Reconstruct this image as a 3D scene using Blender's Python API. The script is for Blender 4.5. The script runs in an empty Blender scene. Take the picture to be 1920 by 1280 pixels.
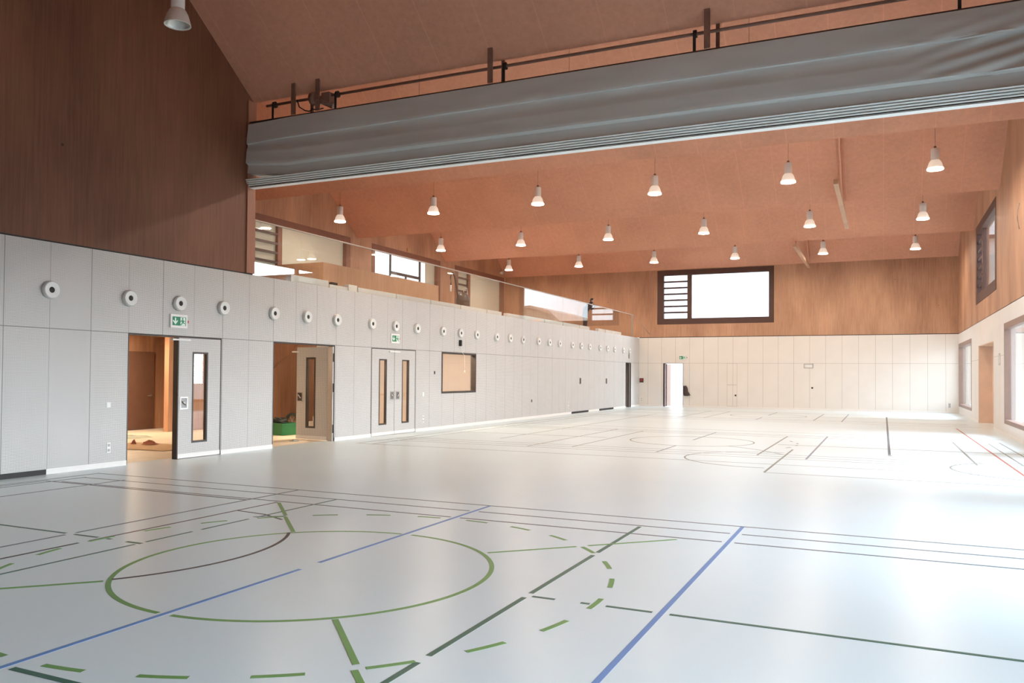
import bpy, bmesh, math, random
from mathutils import Vector, Matrix, noise
random.seed(7)
PI = math.pi
C = bpy.context.scene.collection

# ------------------------------------------------------------------ helpers
class MB:
    """collects shapes into one mesh"""
    def __init__(s): s.v = []; s.f = []; s.sm = []
    def add(s, vs, fs, smooth=False):
        o = len(s.v); s.v += [tuple(v) for v in vs]
        s.f += [tuple(i + o for i in f) for f in fs]; s.sm += [smooth] * len(fs); return s
    def box(s, x0, x1, y0, y1, z0, z1):
        vs = [(x, y, z) for z in (z0, z1) for y in (y0, y1) for x in (x0, x1)]
        return s.add(vs, [(0, 2, 3, 1), (4, 5, 7, 6), (0, 1, 5, 4), (2, 6, 7, 3), (0, 4, 6, 2), (1, 3, 7, 5)])
    def prism(s, pts, axis, a, b):
        """polygon pts (2D in the two other axes, in x<y<z order) extruded along axis from a to b"""
        def P(p, t):
            if axis == 0: return (t, p[0], p[1])
            if axis == 1: return (p[0], t, p[1])
            return (p[0], p[1], t)
        n = len(pts)
        vs = [P(p, a) for p in pts] + [P(p, b) for p in pts]
        fs = [tuple(range(n))[::-1], tuple(range(n, 2 * n))]
        fs += [(i, (i + 1) % n, n + (i + 1) % n, n + i) for i in range(n)]
        return s.add(vs, fs)
    def lathe(s, prof, n=32, M=None, smooth=True, wave=None):
        """prof list of (r, z); revolves about z then transforms by M"""
        vs = []
        for (r, z) in prof:
            for k in range(n):
                a = 2 * PI * k / n
                rr = r * (1 + (wave if (wave and k % 2) else 0))
                v = Vector((rr * math.cos(a), rr * math.sin(a), z))
                vs.append(M @ v if M else v)
        fs = []
        for j in range(len(prof) - 1):
            for k in range(n):
                k2 = (k + 1) % n
                fs.append((j * n + k, j * n + k2, (j + 1) * n + k2, (j + 1) * n + k))
        s.add(vs, fs, smooth)
        return s
    def cyl(s, p0, p1, r, n=16, r1=None, caps=True):
        p0, p1 = Vector(p0), Vector(p1); d = (p1 - p0)
        q = d.to_track_quat('Z', 'Y').to_matrix().to_4x4(); M = Matrix.Translation(p0) @ q
        r1 = r if r1 is None else r1
        s.lathe([(r, 0), (r1, d.length)], n, M)
        if caps:
            o = len(s.v) - 2 * n
            s.f.append(tuple(range(o, o + n))[::-1]); s.f.append(tuple(range(o + n, o + 2 * n))); s.sm += [False, False]
        return s
    def tube(s, pts, r, n=10):
        pts = [Vector(p) for p in pts]; rings = []
        for i, p in enumerate(pts):
            d = (pts[min(i + 1, len(pts) - 1)] - pts[max(i - 1, 0)]).normalized()
            q = d.to_track_quat('Z', 'Y').to_matrix()
            rings += [p + q @ Vector((r * math.cos(2 * PI * k / n), r * math.sin(2 * PI * k / n), 0)) for k in range(n)]
        fs = []
        for j in range(len(pts) - 1):
            for k in range(n):
                fs.append((j * n + k, j * n + (k + 1) % n, (j + 1) * n + (k + 1) % n, (j + 1) * n + k))
        m = (len(pts) - 1) * n
        fs += [tuple(range(n))[::-1], tuple(range(m, m + n))]
        return s.add(rings, fs, True)
    def ell(s, c, r, n=16, m=10, M=None):
        vs = []; fs = []
        for j in range(m + 1):
            t = PI * j / m
            for k in range(n):
                a = 2 * PI * k / n
                v = Vector((r[0] * math.sin(t) * math.cos(a), r[1] * math.sin(t) * math.sin(a), r[2] * math.cos(t)))
                if M: v = M @ v
                vs.append(Vector(c) + v)
        for j in range(m):
            for k in range(n):
                fs.append((j * n + k, (j + 1) * n + k, (j + 1) * n + (k + 1) % n, j * n + (k + 1) % n))
        return s.add(vs, fs, True)
    def build(s, name, mat, parent=None, bevel=0, loc=None):
        me = bpy.data.meshes.new(name); bm = bmesh.new()
        vv = [bm.verts.new(v) for v in s.v]
        for f, sm in zip(s.f, s.sm):
            try:
                fc = bm.faces.new([vv[i] for i in f]); fc.smooth = sm
            except ValueError: pass
        bmesh.ops.remove_doubles(bm, verts=bm.verts, dist=1e-5)
        bmesh.ops.recalc_face_normals(bm, faces=bm.faces)
        bm.to_mesh(me); bm.free()
        me.materials.append(mat)
        o = bpy.data.objects.new(name, me); C.objects.link(o)
        if bevel:
            b = o.modifiers.new('bevel', 'BEVEL'); b.width = bevel; b.segments = 2; b.limit_method = 'ANGLE'
        if parent: o.parent = parent
        if loc: o.location = loc
        return o

def thing(name, label, cat, loc=(0, 0, 0), rz=0, group=None):
    o = bpy.data.objects.new(name, None); C.objects.link(o)
    o.empty_display_size = .1; o.location = loc; o.rotation_euler = (0, 0, rz)
    return tag(o, label, cat, group)
def tag(o, label, cat, group=None):
    o['label'] = label; o['category'] = cat
    if group: o['group'] = group
    return o
def struct(o, label=None):
    o['kind'] = 'structure'
    if label: o['label'] = label
    return o
def sempty(name, loc=(0, 0, 0), rz=0, label=None):
    o = bpy.data.objects.new(name, None); C.objects.link(o)
    o.empty_display_size = .1; o.location = loc; o.rotation_euler = (0, 0, rz)
    return struct(o, label)
def copy_tree(root, loc=None, label=None):
    r = root.copy(); C.objects.link(r)
    if loc is not None: r.location = loc
    if label: r['label'] = label
    def rec(a, b):
        for ch in list(a.children):
            c = ch.copy(); C.objects.link(c); c.parent = b; rec(ch, c)
    rec(root, r)
    return r

# ------------------------------------------------------------------ materials
def mat(name, base, rough=.6, metal=0, spec=.5):
    m = bpy.data.materials.new(name); m.use_nodes = True
    b = m.node_tree.nodes['Principled BSDF']
    b.inputs['Base Color'].default_value = (*base, 1)
    b.inputs['Roughness'].default_value = rough
    b.inputs['Metallic'].default_value = metal
    b.inputs['Specular IOR Level'].default_value = spec
    return m
def nt(m): return m.node_tree.nodes, m.node_tree.links, m.node_tree.nodes['Principled BSDF']
def pmat(name, base, var=.08, scale=12, rough=.6, metal=0, spec=.5, stretch=(1, 1, 1), bump=0):
    """procedural colour with gentle noise variation"""
    m = mat(name, base, rough, metal, spec); N, L, B = nt(m)
    tc = N.new('ShaderNodeTexCoord'); mp = N.new('ShaderNodeMapping'); mp.inputs['Scale'].default_value = stretch
    no = N.new('ShaderNodeTexNoise'); no.inputs['Scale'].default_value = scale; no.inputs['Detail'].default_value = 5
    cr = N.new('ShaderNodeValToRGB')
    cr.color_ramp.elements[0].position = .3; cr.color_ramp.elements[1].position = .7
    cr.color_ramp.elements[0].color = (*[c * (1 - var) for c in base], 1)
    cr.color_ramp.elements[1].color = (*[min(1, c * (1 + var)) for c in base], 1)
    L.new(tc.outputs['Object'], mp.inputs[0]); L.new(mp.outputs[0], no.inputs['Vector'])
    L.new(no.outputs['Fac'], cr.inputs[0]); L.new(cr.outputs[0], B.inputs['Base Color'])
    if bump:
        bp = N.new('ShaderNodeBump'); bp.inputs['Strength'].default_value = bump; bp.inputs['Distance'].default_value = .01
        L.new(no.outputs['Fac'], bp.inputs['Height']); L.new(bp.outputs[0], B.inputs['Normal'])
    return m
def glass(name, tint=(1, 1, 1), ior=1.5, gl=1.0):
    """clear pane: transparent with a fresnel mirror reflection"""
    m = bpy.data.materials.new(name); m.use_nodes = True; N = m.node_tree.nodes; L = m.node_tree.links
    N.remove(N['Principled BSDF'])
    t = N.new('ShaderNodeBsdfTransparent'); t.inputs[0].default_value = (*tint, 1)
    g = N.new('ShaderNodeBsdfGlossy'); g.inputs['Roughness'].default_value = 0.0; g.inputs[0].default_value = (gl, gl, gl, 1)
    f = N.new('ShaderNodeFresnel')          # the same index from both sides of the thin pane
    ge = N.new('ShaderNodeNewGeometry'); io = N.new('ShaderNodeMapRange')
    io.inputs['To Min'].default_value = ior; io.inputs['To Max'].default_value = 1 / ior
    L.new(ge.outputs['Backfacing'], io.inputs[0]); L.new(io.outputs[0], f.inputs[0])
    mx = N.new('ShaderNodeMixShader'); L.new(f.outputs[0], mx.inputs[0]); L.new(t.outputs[0], mx.inputs[1]); L.new(g.outputs[0], mx.inputs[2])
    L.new(mx.outputs[0], N['Material Output'].inputs[0]); return m
def emit(name, col, s):
    m = bpy.data.materials.new(name); m.use_nodes = True; N = m.node_tree.nodes
    b = N['Principled BSDF']; b.inputs['Base Color'].default_value = (*col, 1)
    b.inputs['Emission Color'].default_value = (*col, 1); b.inputs['Emission Strength'].default_value = s; return m

def wood_mat(name, dark, light, axis_scale=(9, 9, .35), rough=.55, ply=True):
    """plywood cladding: vertical grain streaks, cloudy tone changes, small knots"""
    m = mat(name, light, rough); N, L, B = nt(m)
    tc = N.new('ShaderNodeTexCoord')
    mp = N.new('ShaderNodeMapping'); mp.inputs['Scale'].default_value = axis_scale
    n1 = N.new('ShaderNodeTexNoise'); n1.inputs['Scale'].default_value = 2.2; n1.inputs['Detail'].default_value = 8; n1.inputs['Roughness'].default_value = .7
    n2 = N.new('ShaderNodeTexNoise'); n2.inputs['Scale'].default_value = .55; n2.inputs['Detail'].default_value = 4
    mp2 = N.new('ShaderNodeMapping'); mp2.inputs['Scale'].default_value = (1, 1, .45)
    L.new(tc.outputs['Object'], mp.inputs[0]); L.new(mp.outputs[0], n1.inputs['Vector'])
    L.new(tc.outputs['Object'], mp2.inputs[0]); L.new(mp2.outputs[0], n2.inputs['Vector'])
    ad = N.new('ShaderNodeMath'); ad.operation = 'ADD'
    m1 = N.new('ShaderNodeMath'); m1.operation = 'MULTIPLY'; m1.inputs[1].default_value = .42
    m2 = N.new('ShaderNodeMath'); m2.operation = 'MULTIPLY'; m2.inputs[1].default_value = .58
    L.new(n1.outputs['Fac'], m1.inputs[0]); L.new(n2.outputs['Fac'], m2.inputs[0])
    L.new(m1.outputs[0], ad.inputs[0]); L.new(m2.outputs[0], ad.inputs[1])
    cr = N.new('ShaderNodeValToRGB'); e = cr.color_ramp.elements
    e[0].position = .36; e[0].color = (*dark, 1); e[1].position = .62; e[1].color = (*light, 1)
    L.new(ad.outputs[0], cr.inputs[0])
    # knots
    vo = N.new('ShaderNodeTexVoronoi'); vo.inputs['Scale'].default_value = .9
    lt = N.new('ShaderNodeMath'); lt.operation = 'LESS_THAN'; lt.inputs[1].default_value = .026
    L.new(tc.outputs['Object'], vo.inputs['Vector']); L.new(vo.outputs['Distance'], lt.inputs[0])
    mx = N.new('ShaderNodeMixRGB'); mx.inputs[2].default_value = (*[c * .35 for c in dark], 1)
    L.new(lt.outputs[0], mx.inputs[0]); L.new(cr.outputs[0], mx.inputs[1]); L.new(mx.outputs[0], B.inputs['Base Color'])
    return m

def panel_mat(name, base, axis, off, z_seam=2.70, dots=True, pitch=.87, jw=.012, jdark=.35, skip=None):
    """painted acoustic panels: joints every 0.87 m, one horizontal seam, round perforations"""
    m = mat(name, base, .5); N, L, B = nt(m)
    tc = N.new('ShaderNodeTexCoord'); sp = N.new('ShaderNodeSeparateXYZ'); L.new(tc.outputs['Object'], sp.inputs[0])
    U = sp.outputs[1] if axis == 'Y' else sp.outputs[0]; Zz = sp.outputs[2]
    def M(op, a, b=None, c=None):
        n = N.new('ShaderNodeMath'); n.operation = op
        for i, x in enumerate((a, b, c)):
            if x is None: continue
            if isinstance(x, (int, float)): n.inputs[i].default_value = x
            else: L.new(x, n.inputs[i])
        return n.outputs[0]
    def near(sock, off, pitch, w):
        a = M('SUBTRACT', sock, off - pitch / 2); a = M('MODULO', a, pitch); a = M('ADD', a, pitch); a = M('MODULO', a, pitch)
        a = M('ABSOLUTE', M('SUBTRACT', a, pitch / 2)); return M('LESS_THAN', a, w / 2), a
    jv, _ = near(U, off, pitch, jw)
    js = M('LESS_THAN', M('ABSOLUTE', M('SUBTRACT', Zz, z_seam)), jw / 2)
    j = M('MAXIMUM', jv, js)
    no = N.new('ShaderNodeTexNoise'); no.inputs['Scale'].default_value = 1.2; L.new(tc.outputs['Object'], no.inputs['Vector'])
    cr = N.new('ShaderNodeValToRGB'); cr.color_ramp.elements[0].color = (*[c * .95 for c in base], 1); cr.color_ramp.elements[1].color = (*[min(1, c * 1.04) for c in base], 1)
    L.new(no.outputs['Fac'], cr.inputs[0]); col = cr.outputs[0]
    if dots:
        p = .026
        a = M('MODULO', M('ADD', U, 100.0), p); b = M('MODULO', M('ADD', Zz, 100.0), p)
        a = M('SUBTRACT', a, p / 2); b = M('SUBTRACT', b, p / 2)
        r = M('SQRT', M('ADD', M('MULTIPLY', a, a), M('MULTIPLY', b, b)))
        d = M('LESS_THAN', r, .0062)
        mx = N.new('ShaderNodeMixRGB'); mx.inputs[2].default_value = (.06, .06, .055, 1)
        L.new(d, mx.inputs[0]); L.new(col, mx.inputs[1]); col = mx.outputs[0]
    mx = N.new('ShaderNodeMixRGB'); mx.inputs[2].default_value = (*[c * jdark for c in base], 1)
    L.new(j, mx.inputs[0]); L.new(col, mx.inputs[1]); L.new(mx.outputs[0], B.inputs['Base Color'])
    return m

def ceil_mat(name, base):
    """mineral-bonded ceiling boards: speckled with faint joints"""
    m = mat(name, base, .85, spec=.2); N, L, B = nt(m)
    tc = N.new('ShaderNodeTexCoord')
    n1 = N.new('ShaderNodeTexNoise'); n1.inputs['Scale'].default_value = 7; n1.inputs['Detail'].default_value = 6; n1.inputs['Roughness'].default_value = .75
    n2 = N.new('ShaderNodeTexNoise'); n2.inputs['Scale'].default_value = .35
    L.new(tc.outputs['Object'], n1.inputs['Vector']); L.new(tc.outputs['Object'], n2.inputs['Vector'])
    ad = N.new('ShaderNodeMath'); ad.operation = 'MULTIPLY_ADD'; ad.inputs[1].default_value = .5; L.new(n2.outputs['Fac'], ad.inputs[0])
    h = N.new('ShaderNodeMath'); h.operation = 'MULTIPLY'; h.inputs[1].default_value = .5; L.new(n1.outputs['Fac'], h.inputs[0]); L.new(h.outputs[0], ad.inputs[2])
    cr = N.new('ShaderNodeValToRGB'); e = cr.color_ramp.elements
    e[0].position = .35; e[0].color = (*[c * .86 for c in base], 1); e[1].position = .65; e[1].color = (*[c * 1.12 for c in base], 1)
    L.new(ad.outputs[0], cr.inputs[0])
    sp = N.new('ShaderNodeSeparateXYZ'); L.new(tc.outputs['Object'], sp.inputs[0])
    def near(s, p, w):
        a = N.new('ShaderNodeMath'); a.operation = 'ADD'; a.inputs[1].default_value = 100; L.new(s, a.inputs[0])
        b = N.new('ShaderNodeMath'); b.operation = 'MODULO'; b.inputs[1].default_value = p; L.new(a.outputs[0], b.inputs[0])
        c = N.new('ShaderNodeMath'); c.operation = 'LESS_THAN'; c.inputs[1].default_value = w; L.new(b.outputs[0], c.inputs[0]); return c.outputs[0]
    jx = near(sp.outputs[0], 1.25, .02)
    mx = N.new('ShaderNodeMixRGB'); mx.inputs[2].default_value = (*[min(1, c * 1.25) for c in base], 1)
    fa = N.new('ShaderNodeMath'); fa.operation = 'MULTIPLY'; fa.inputs[1].default_value = .45; L.new(jx, fa.inputs[0])
    L.new(fa.outputs[0], mx.inputs[0]); L.new(cr.outputs[0], mx.inputs[1]); L.new(mx.outputs[0], B.inputs['Base Color'])
    return m

M_wood = wood_mat('plywood_cladding', (.33, .165, .095), (.60, .35, .215))
M_wood_shade = wood_mat('shaded_plywood_cladding', (.125, .046, .024), (.24, .098, .052))  # same plywood, with the dimness of the near bay put into its colour
M_ceil = ceil_mat('ceiling_boards', (.62, .300, .195))
M_perf = panel_mat('perforated_white_panels', (.665, .65, .63), 'Y', 10.10)
M_farp = panel_mat('white_panels_far', (.80, .765, .71), 'X', -10.85, dots=False, jdark=.45)
M_rightp = panel_mat('white_panels_right', (.80, .775, .74), 'Y', 33.2, dots=False, pitch=17.4, jdark=.5)
M_door = panel_mat('perforated_door_panels', (.665, .65, .63), 'Y', 1000.0, z_seam=50, pitch=900)
M_plain = pmat('white_paint', (.80, .78, .75), .02, 3, .5)
M_base = pmat('pale_skirting', (.84, .82, .79), .02, 3, .45)
M_black = pmat('black_recess', (.02, .02, .02), .1, 6, .6)
M_bframe = pmat('dark_brown_frame', (.085, .040, .030), .08, 4, .5)
M_rframe = pmat('brown_reveal', (.24, .105, .065), .08, 4, .5)
M_pframe = pmat('pinkish_wood_reveal', (.29, .195, .16), .06, 3, .5)
M_louv = pmat('dark_louvre', (.07, .035, .03), .1, 4, .5)
M_glass = glass('window_glass')
M_bglass = glass('balustrade_glass', (.97, .985, .975), 1.52)
M_rail = pmat('steel_rail', (.42, .38, .34), .05, 10, .4, .7)
M_fabric = pmat('grey_curtain_fabric', (.60, .61, .585), .05, 1.2, .65, stretch=(.4, 2, 2))
M_bar = pmat('pale_grey_bars', (.88, .90, .88), .03, 3, .45)
M_tube = pmat('brown_painted_steel', (.22, .12, .085), .1, 8, .5)
M_strap = pmat('black_strap', (.012, .012, .012), .1, 8, .6)
M_beam = wood_mat('pale_spruce_board', (.42, .24, .15), (.60, .37, .24), (9, .3, 9))
M_lampw = pmat('white_lamp_metal', (.82, .80, .77), .02, 6, .35)
M_lampref = pmat('ribbed_reflector', (.72, .68, .63), .05, 20, .35, 0)
M_lampglow = emit('glowing_reflector', (.85, .74, .62), .55)
M_rimglow = emit('glowing_rim', (1.0, .86, .7), 7)
M_off = pmat('unlit_lamp_inner', (.62, .62, .58), .04, 10, .25, .5)
M_lamp = emit('lamp_light', (1.0, .83, .67), 265)
M_plast = pmat('white_plastic', (.85, .84, .82), .02, 6, .4)
M_plastd = pmat('grey_socket_insert', (.45, .44, .42), .04, 8, .5)
M_steel = pmat('brushed_steel', (.50, .49, .47), .08, 30, .35, .9)
M_dark = pmat('dark_steel', (.06, .05, .045), .1, 10, .45, .4)
M_green = pmat('sign_green', (.0, .22, .09), .03, 8, .4)
M_signw = pmat('sign_white', (.80, .95, .86), .01, 8, .4)
M_red = pmat('red_light_cover', (.5, .04, .05), .05, 8, .4)
M_browndoor = pmat('brown_laminate_door', (.17, .085, .055), .06, 3, .45)
M_foyer = pmat('pale_screed_floor', (.72, .62, .49), .10, 1.5, .5)
M_card = pmat('brown_cardboard', (.50, .32, .18), .08, 6, .8)
M_rust = pmat('rust_paper_scrap', (.35, .13, .07), .2, 12, .8)
M_crate = pmat('green_plastic', (.01, .16, .05), .08, 8, .4)
M_hose = pmat('black_rubber', (.02, .025, .022), .1, 12, .55)
M_step = pmat('pale_stair', (.78, .74, .68), .04, 4, .6)
M_beige = pmat('beige_wall', (.62, .50, .40), .04, 2, .7)
M_greyw = pmat('grey_wall', (.33, .29, .27), .04, 2, .7)
M_gfloor = pmat('gallery_floor', (.62, .58, .52), .05, 2, .6)
M_vac = pmat('dark_machine', (.05, .04, .035), .15, 10, .5)
M_cloth = pmat('dark_work_clothes', (.028, .018, .018), .2, 14, .85)
M_skin = pmat('skin', (.45, .27, .19), .05, 10, .5)
M_hair = pmat('dark_hair', (.015, .012, .01), .2, 30, .6)
M_bag = pmat('dark_jacket', (.07, .045, .04), .25, 9, .85)
M_ext = pmat('render_beige', (.30, .26, .19), .04, .5, .9)
M_roof = pmat('tiled_roof', (.36, .26, .20), .1, 3, .9)
M_orange = pmat('orange_tarp', (.75, .16, .07), .08, 3, .7)
M_ground = pmat('pale_gravel', (.48, .46, .43), .12, 3, .95)

# blind: woven fabric, lets daylight glow through
def blind_mat():
    m = mat('beige_blind_fabric', (.74, .69, .60), .8); N, L, B = nt(m)
    t = N.new('ShaderNodeBsdfTranslucent'); t.inputs[0].default_value = (.62, .57, .48, 1)
    mx = N.new('ShaderNodeMixShader'); mx.inputs[0].default_value = .30
    L.new(B.outputs[0], mx.inputs[1]); L.new(t.outputs[0], mx.inputs[2]); L.new(mx.outputs[0], N['Material Output'].inputs[0])
    no = N.new('ShaderNodeTexNoise'); no.inputs['Scale'].default_value = 1
    cr = N.new('ShaderNodeValToRGB'); cr.color_ramp.elements[0].color = (.70, .66, .56, 1); cr.color_ramp.elements[1].color = (.78, .73, .64, 1)
    L.new(no.outputs['Fac'], cr.inputs[0]); L.new(cr.outputs[0], B.inputs['Base Color'])
    return m
M_blind = blind_mat()

# sports floor: poured pale grey surface with a satin sheen
def floor_mat():
    m = mat('sports_floor', (.70, .715, .71), .22, spec=.5); N, L, B = nt(m)
    tc = N.new('ShaderNodeTexCoord')
    no = N.new('ShaderNodeTexNoise'); no.inputs['Scale'].default_value = .25; no.inputs['Detail'].default_value = 4
    L.new(tc.outputs['Object'], no.inputs['Vector'])
    cr = N.new('ShaderNodeValToRGB'); e = cr.color_ramp.elements
    e[0].position = .3; e[1].position = .7
    e[0].color = (.67, .81, .86, 1); e[1].color = (.71, .845, .89, 1)
    L.new(no.outputs['Fac'], cr.inputs[0]); L.new(cr.outputs[0], B.inputs['Base Color'])
    r = N.new('ShaderNodeMapRange'); r.inputs['To Min'].default_value = .27; r.inputs['To Max'].default_value = .33
    n2 = N.new('ShaderNodeTexNoise'); n2.inputs['Scale'].default_value = .8; L.new(tc.outputs['Object'], n2.inputs['Vector'])
    L.new(n2.outputs['Fac'], r.inputs[0]); L.new(r.outputs[0], B.inputs['Roughness'])
    return m
M_floor = floor_mat()
def paint(n, c): return pmat(n, c, .04, 5, .42, spec=.3)
P_blue = paint('blue_line_paint', (.12, .27, .58))
P_green = paint('green_line_paint', (.14, .34, .09))
P_dgreen = paint('dark_green_line_paint', (.035, .14, .10))
P_grey = paint('grey_line_paint', (.12, .15, .17))
P_far = paint('blue_line_paint_glare', (.22, .25, .33))  # blue lines of the far courts, floor glare mixed into the colour
P_fard = paint('dark_line_paint_glare', (.22, .24, .22))  # dark lines of the far courts, greyed in colour for the glare
P_black = paint('black_line_paint', (.04, .03, .028))
P_red = paint('red_line_paint', (.42, .10, .07))

# ------------------------------------------------------------------ dimensions
XL, XR, YF, YN = -14.03, 3.70, 50.20, -11.0
XG = -23.40            # rear wall of the gallery
YG = 15.43             # start of the gallery
ZV, ZR = 8.53, 12.0    # valley and ridge heights of the folded ceiling
ZT, ZS = 4.30, 2.70    # top of white panels, horizontal seam
V = [-11.0, -2.2, 6.6, 15.4, 24.2, 33.0, 41.8, 50.2]
RG = [-6.6, 2.2, 11.05, 19.8, 28.6, 37.4, 46.0]
def ceil_z(y):
    for i in range(7):
        if V[i] <= y <= V[i + 1]:
            r = RG[i]
            return ZV + (ZR - ZV) * ((y - V[i]) / (r - V[i]) if y < r else (V[i + 1] - y) / (V[i + 1] - r))
    return ZV
def profile(y0, y1):
    ys = sorted(set([y0, y1] + [y for y in V + RG if y0 < y < y1]))
    return [(y, ceil_z(y)) for y in ys]

def wall(mb, axis, a, b, u0, u1, z0, z1, holes=()):
    """slab between a and b along axis ('X' or 'Y'), spanning u and z, with rectangular holes (u0,u1,z0,z1)"""
    us = sorted(set([u0, u1] + [min(max(v, u0), u1) for h in holes for v in h[:2]]))
    zs = sorted(set([z0, z1] + [min(max(v, z0), z1) for h in holes for v in h[2:]]))
    def solid(i, j):
        if i < 0 or j < 0 or i >= len(us) - 1 or j >= len(zs) - 1: return False
        cu, cz = (us[i] + us[i + 1]) / 2, (zs[j] + zs[j + 1]) / 2
        return not any(h[0] < cu < h[1] and h[2] < cz < h[3] for h in holes)
    def P(t, u, z): return (t, u, z) if axis == 'X' else (u, t, z)
    for i in range(len(us) - 1):
        for j in range(len(zs) - 1):
            if not solid(i, j): continue
            p, q, r, s = us[i], us[i + 1], zs[j], zs[j + 1]
            for t in (a, b): mb.add([P(t, p, r), P(t, q, r), P(t, q, s), P(t, p, s)], [(0, 1, 2, 3)])
            if not solid(i - 1, j): mb.add([P(a, p, r), P(b, p, r), P(b, p, s), P(a, p, s)], [(0, 1, 2, 3)])
            if not solid(i + 1, j): mb.add([P(a, q, r), P(b, q, r), P(b, q, s), P(a, q, s)], [(0, 1, 2, 3)])
            if not solid(i, j - 1): mb.add([P(a, p, r), P(b, p, r), P(b, q, r), P(a, q, r)], [(0, 1, 2, 3)])
            if not solid(i, j + 1): mb.add([P(a, p, s), P(b, p, s), P(b, q, s), P(a, q, s)], [(0, 1, 2, 3)])
    return mb

def wood_gable(mb, a, b, y0, y1, z0, holes=()):
    """wood wall in the YZ plane following the folded ceiling"""
    wall(mb, 'X', a, b, y0, y1, z0, ZV, holes)
    pr = profile(y0, y1)
    for i in range(len(pr) - 1):
        (ya, za), (yb, zb) = pr[i], pr[i + 1]
        pts = [(ya, ZV), (yb, ZV)]
        if zb > ZV + 1e-4: pts.append((yb, zb))
        if za > ZV + 1e-4: pts.append((ya, za))
        if len(pts) > 2: mb.prism(pts, 0, a, b)
    return mb

# ------------------------------------------------------------------ floor and court markings
floor = struct(MB().box(XL - .3, XR + .55, YN - .3, YF + .3, -.15, 0).build('floor', M_floor), 'pale grey satin sports floor with painted court lines')
zc = [0.0012]
def stripe(pts, w, m, name='court_line', label=None, closed=False):
    """painted stripe along a polyline on the floor; a film with real thickness"""
    w = {.10: .062, .12: .08, .09: .062}.get(w, .038 if w <= .05 else .047)   # regulation 5 cm and 4 cm stripes
    P = [Vector((p[0], p[1])) for p in pts]; n = len(P); L_, R_ = [], []
    for i, p in enumerate(P):
        a = P[i - 1] if (i > 0 or closed) else p; b = P[(i + 1) % n] if (i < n - 1 or closed) else p
        d = (b - a).normalized(); nrm = Vector((-d.y, d.x)) * w / 2
        L_.append(p + nrm); R_.append(p - nrm)
    h = zc[0]; zc[0] = .0012 + ((zc[0] - .0012) + .00009) % .0016
    mb = MB(); m_ = n if closed else n - 1
    vs = [(v.x, v.y, h) for v in L_] + [(v.x, v.y, h) for v in R_] + [(v.x, v.y, -.001) for v in L_] + [(v.x, v.y, -.001) for v in R_]
    fs = []
    for i in range(m_):
        j = (i + 1) % n
        fs += [(i, j, n + j, n + i), (i, 2 * n + i, 2 * n + j, j), (n + i, n + j, 3 * n + j, 3 * n + i)]
    mb.add(vs, fs)
    o = mb.build(name, m, floor)
    if label: o['label'] = label
    return o
def arc(cx, cy, r, a0, a1, n=48):
    return [(cx + r * math.cos(math.radians(a0 + (a1 - a0) * i / n)), cy + r * math.sin(math.radians(a0 + (a1 - a0) * i / n))) for i in range(n + 1)]
def gaps(v0, v1, cuts, g=.07):
    out = []; s = v0
    for c in sorted(cuts):
        if v0 + g < c < v1 - g: out.append((s, c - g)); s = c + g
    out.append((s, v1)); return out
cx, cy = -5.13, 6.5
# nearest court
XB = [-5.15, -1.62]
lb = 'blue court line'
for (a, b) in gaps(.5, 10.63, []): stripe([(-1.62, a), (-1.62, b)], .085, P_blue, label='blue court line running away from the camera, right')
stripe([(-5.14, .5), (-5.14, 6.36)], .085, P_blue, label='blue centre line up to the middle of the green circle')
stripe([(-5.15, 6.66), (-5.18, 10.63)], .075, P_blue, label='blue centre line beyond the middle of the green circle')
for yy, x0, w in ((10.65, -13.36, .05), (10.12, -13.08, .05), (9.57, -12.89, .05)):
    for (a, b) in gaps(x0, 3.6, [] if yy > 10.5 else [-5.17, -1.62]): stripe([(a, yy), (b, yy)], w, P_grey)
stripe([(-13.22, 9.50), (-8.65, 9.45)], .05, P_black)
for x, y1, y0 in ((-13.35, 10.67, 1), (-13.05, 10.15, 1), (-12.12, 10.2, 1), (-13.22, 9.5, 1)): stripe([(x, y0), (x, y1)], .05, P_grey)
for (a, b) in gaps(1, 10.66, [6.54]): stripe([(-8.65, a), (-8.65, b)], .05, P_grey)
for (a, b) in gaps(1, 9.5, [6.3]): stripe([(-8.11, a), (-8.11, b)], .05, P_black)
for (a, b) in gaps(1, 10.1, [6.53, 7.35, 8.3]): stripe([(-7.50, a), (-7.50, b)], .05, P_dgreen)
for (a, b) in gaps(3.46, 10.05, [4.73, 6.48, 8.3]): stripe([(-2.79, a), (-2.79, b)], .075, P_dgreen, label='dark green line crossing the dashed circle')
for (a, b) in ((-13.0, -8.72), (-8.58, -8.18), (-8.04, -7.96)): stripe([(a, 6.54), (b, 6.54)], .05, P_dgreen)
stripe([(-7.70, 6.52), (-7.46, 6.52)], .06, P_dgreen)
for (a, b) in ((-2.74, -2.53), (-2.30, -2.22), (-2.08, -1.69), (-1.55, 3.55)): stripe([(a, 6.47), (b, 6.47)], .05, P_dgreen)
stripe([(-5.06, 3.43), (-2.72, 3.43)], .075, P_dgreen)
for a0, a1 in ((-87.8, 87.8), (92.2, 267.8)): stripe(arc(cx, cy, 1.79, a0, a1, 60), .075, P_green, 'centre_circle', 'solid green half of the foreground circle')
gapang = 0
for k in range(26):
    a = k * 360 / 26 - 3.2
    stripe(arc(cx, 6.5, 2.95, a, a + 6.4, 6), .075, P_green, 'circle_dash', 'green dash of the ring around the solid circle')
stripe([(-8.06, 9.47), (-7.25, 8.66)], .075, P_green); stripe([(-7.19, 8.58), (-6.41, 7.80)], .075, P_green)
stripe([(-3.85, 5.19), (-3.13, 4.45)], .085, P_green); stripe([(-3.08, 4.36), (-2.4, 3.68)], .085, P_green)
stripe([(-7.9, 3.72), (-6.43, 5.2)], .06, P_green)
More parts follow.
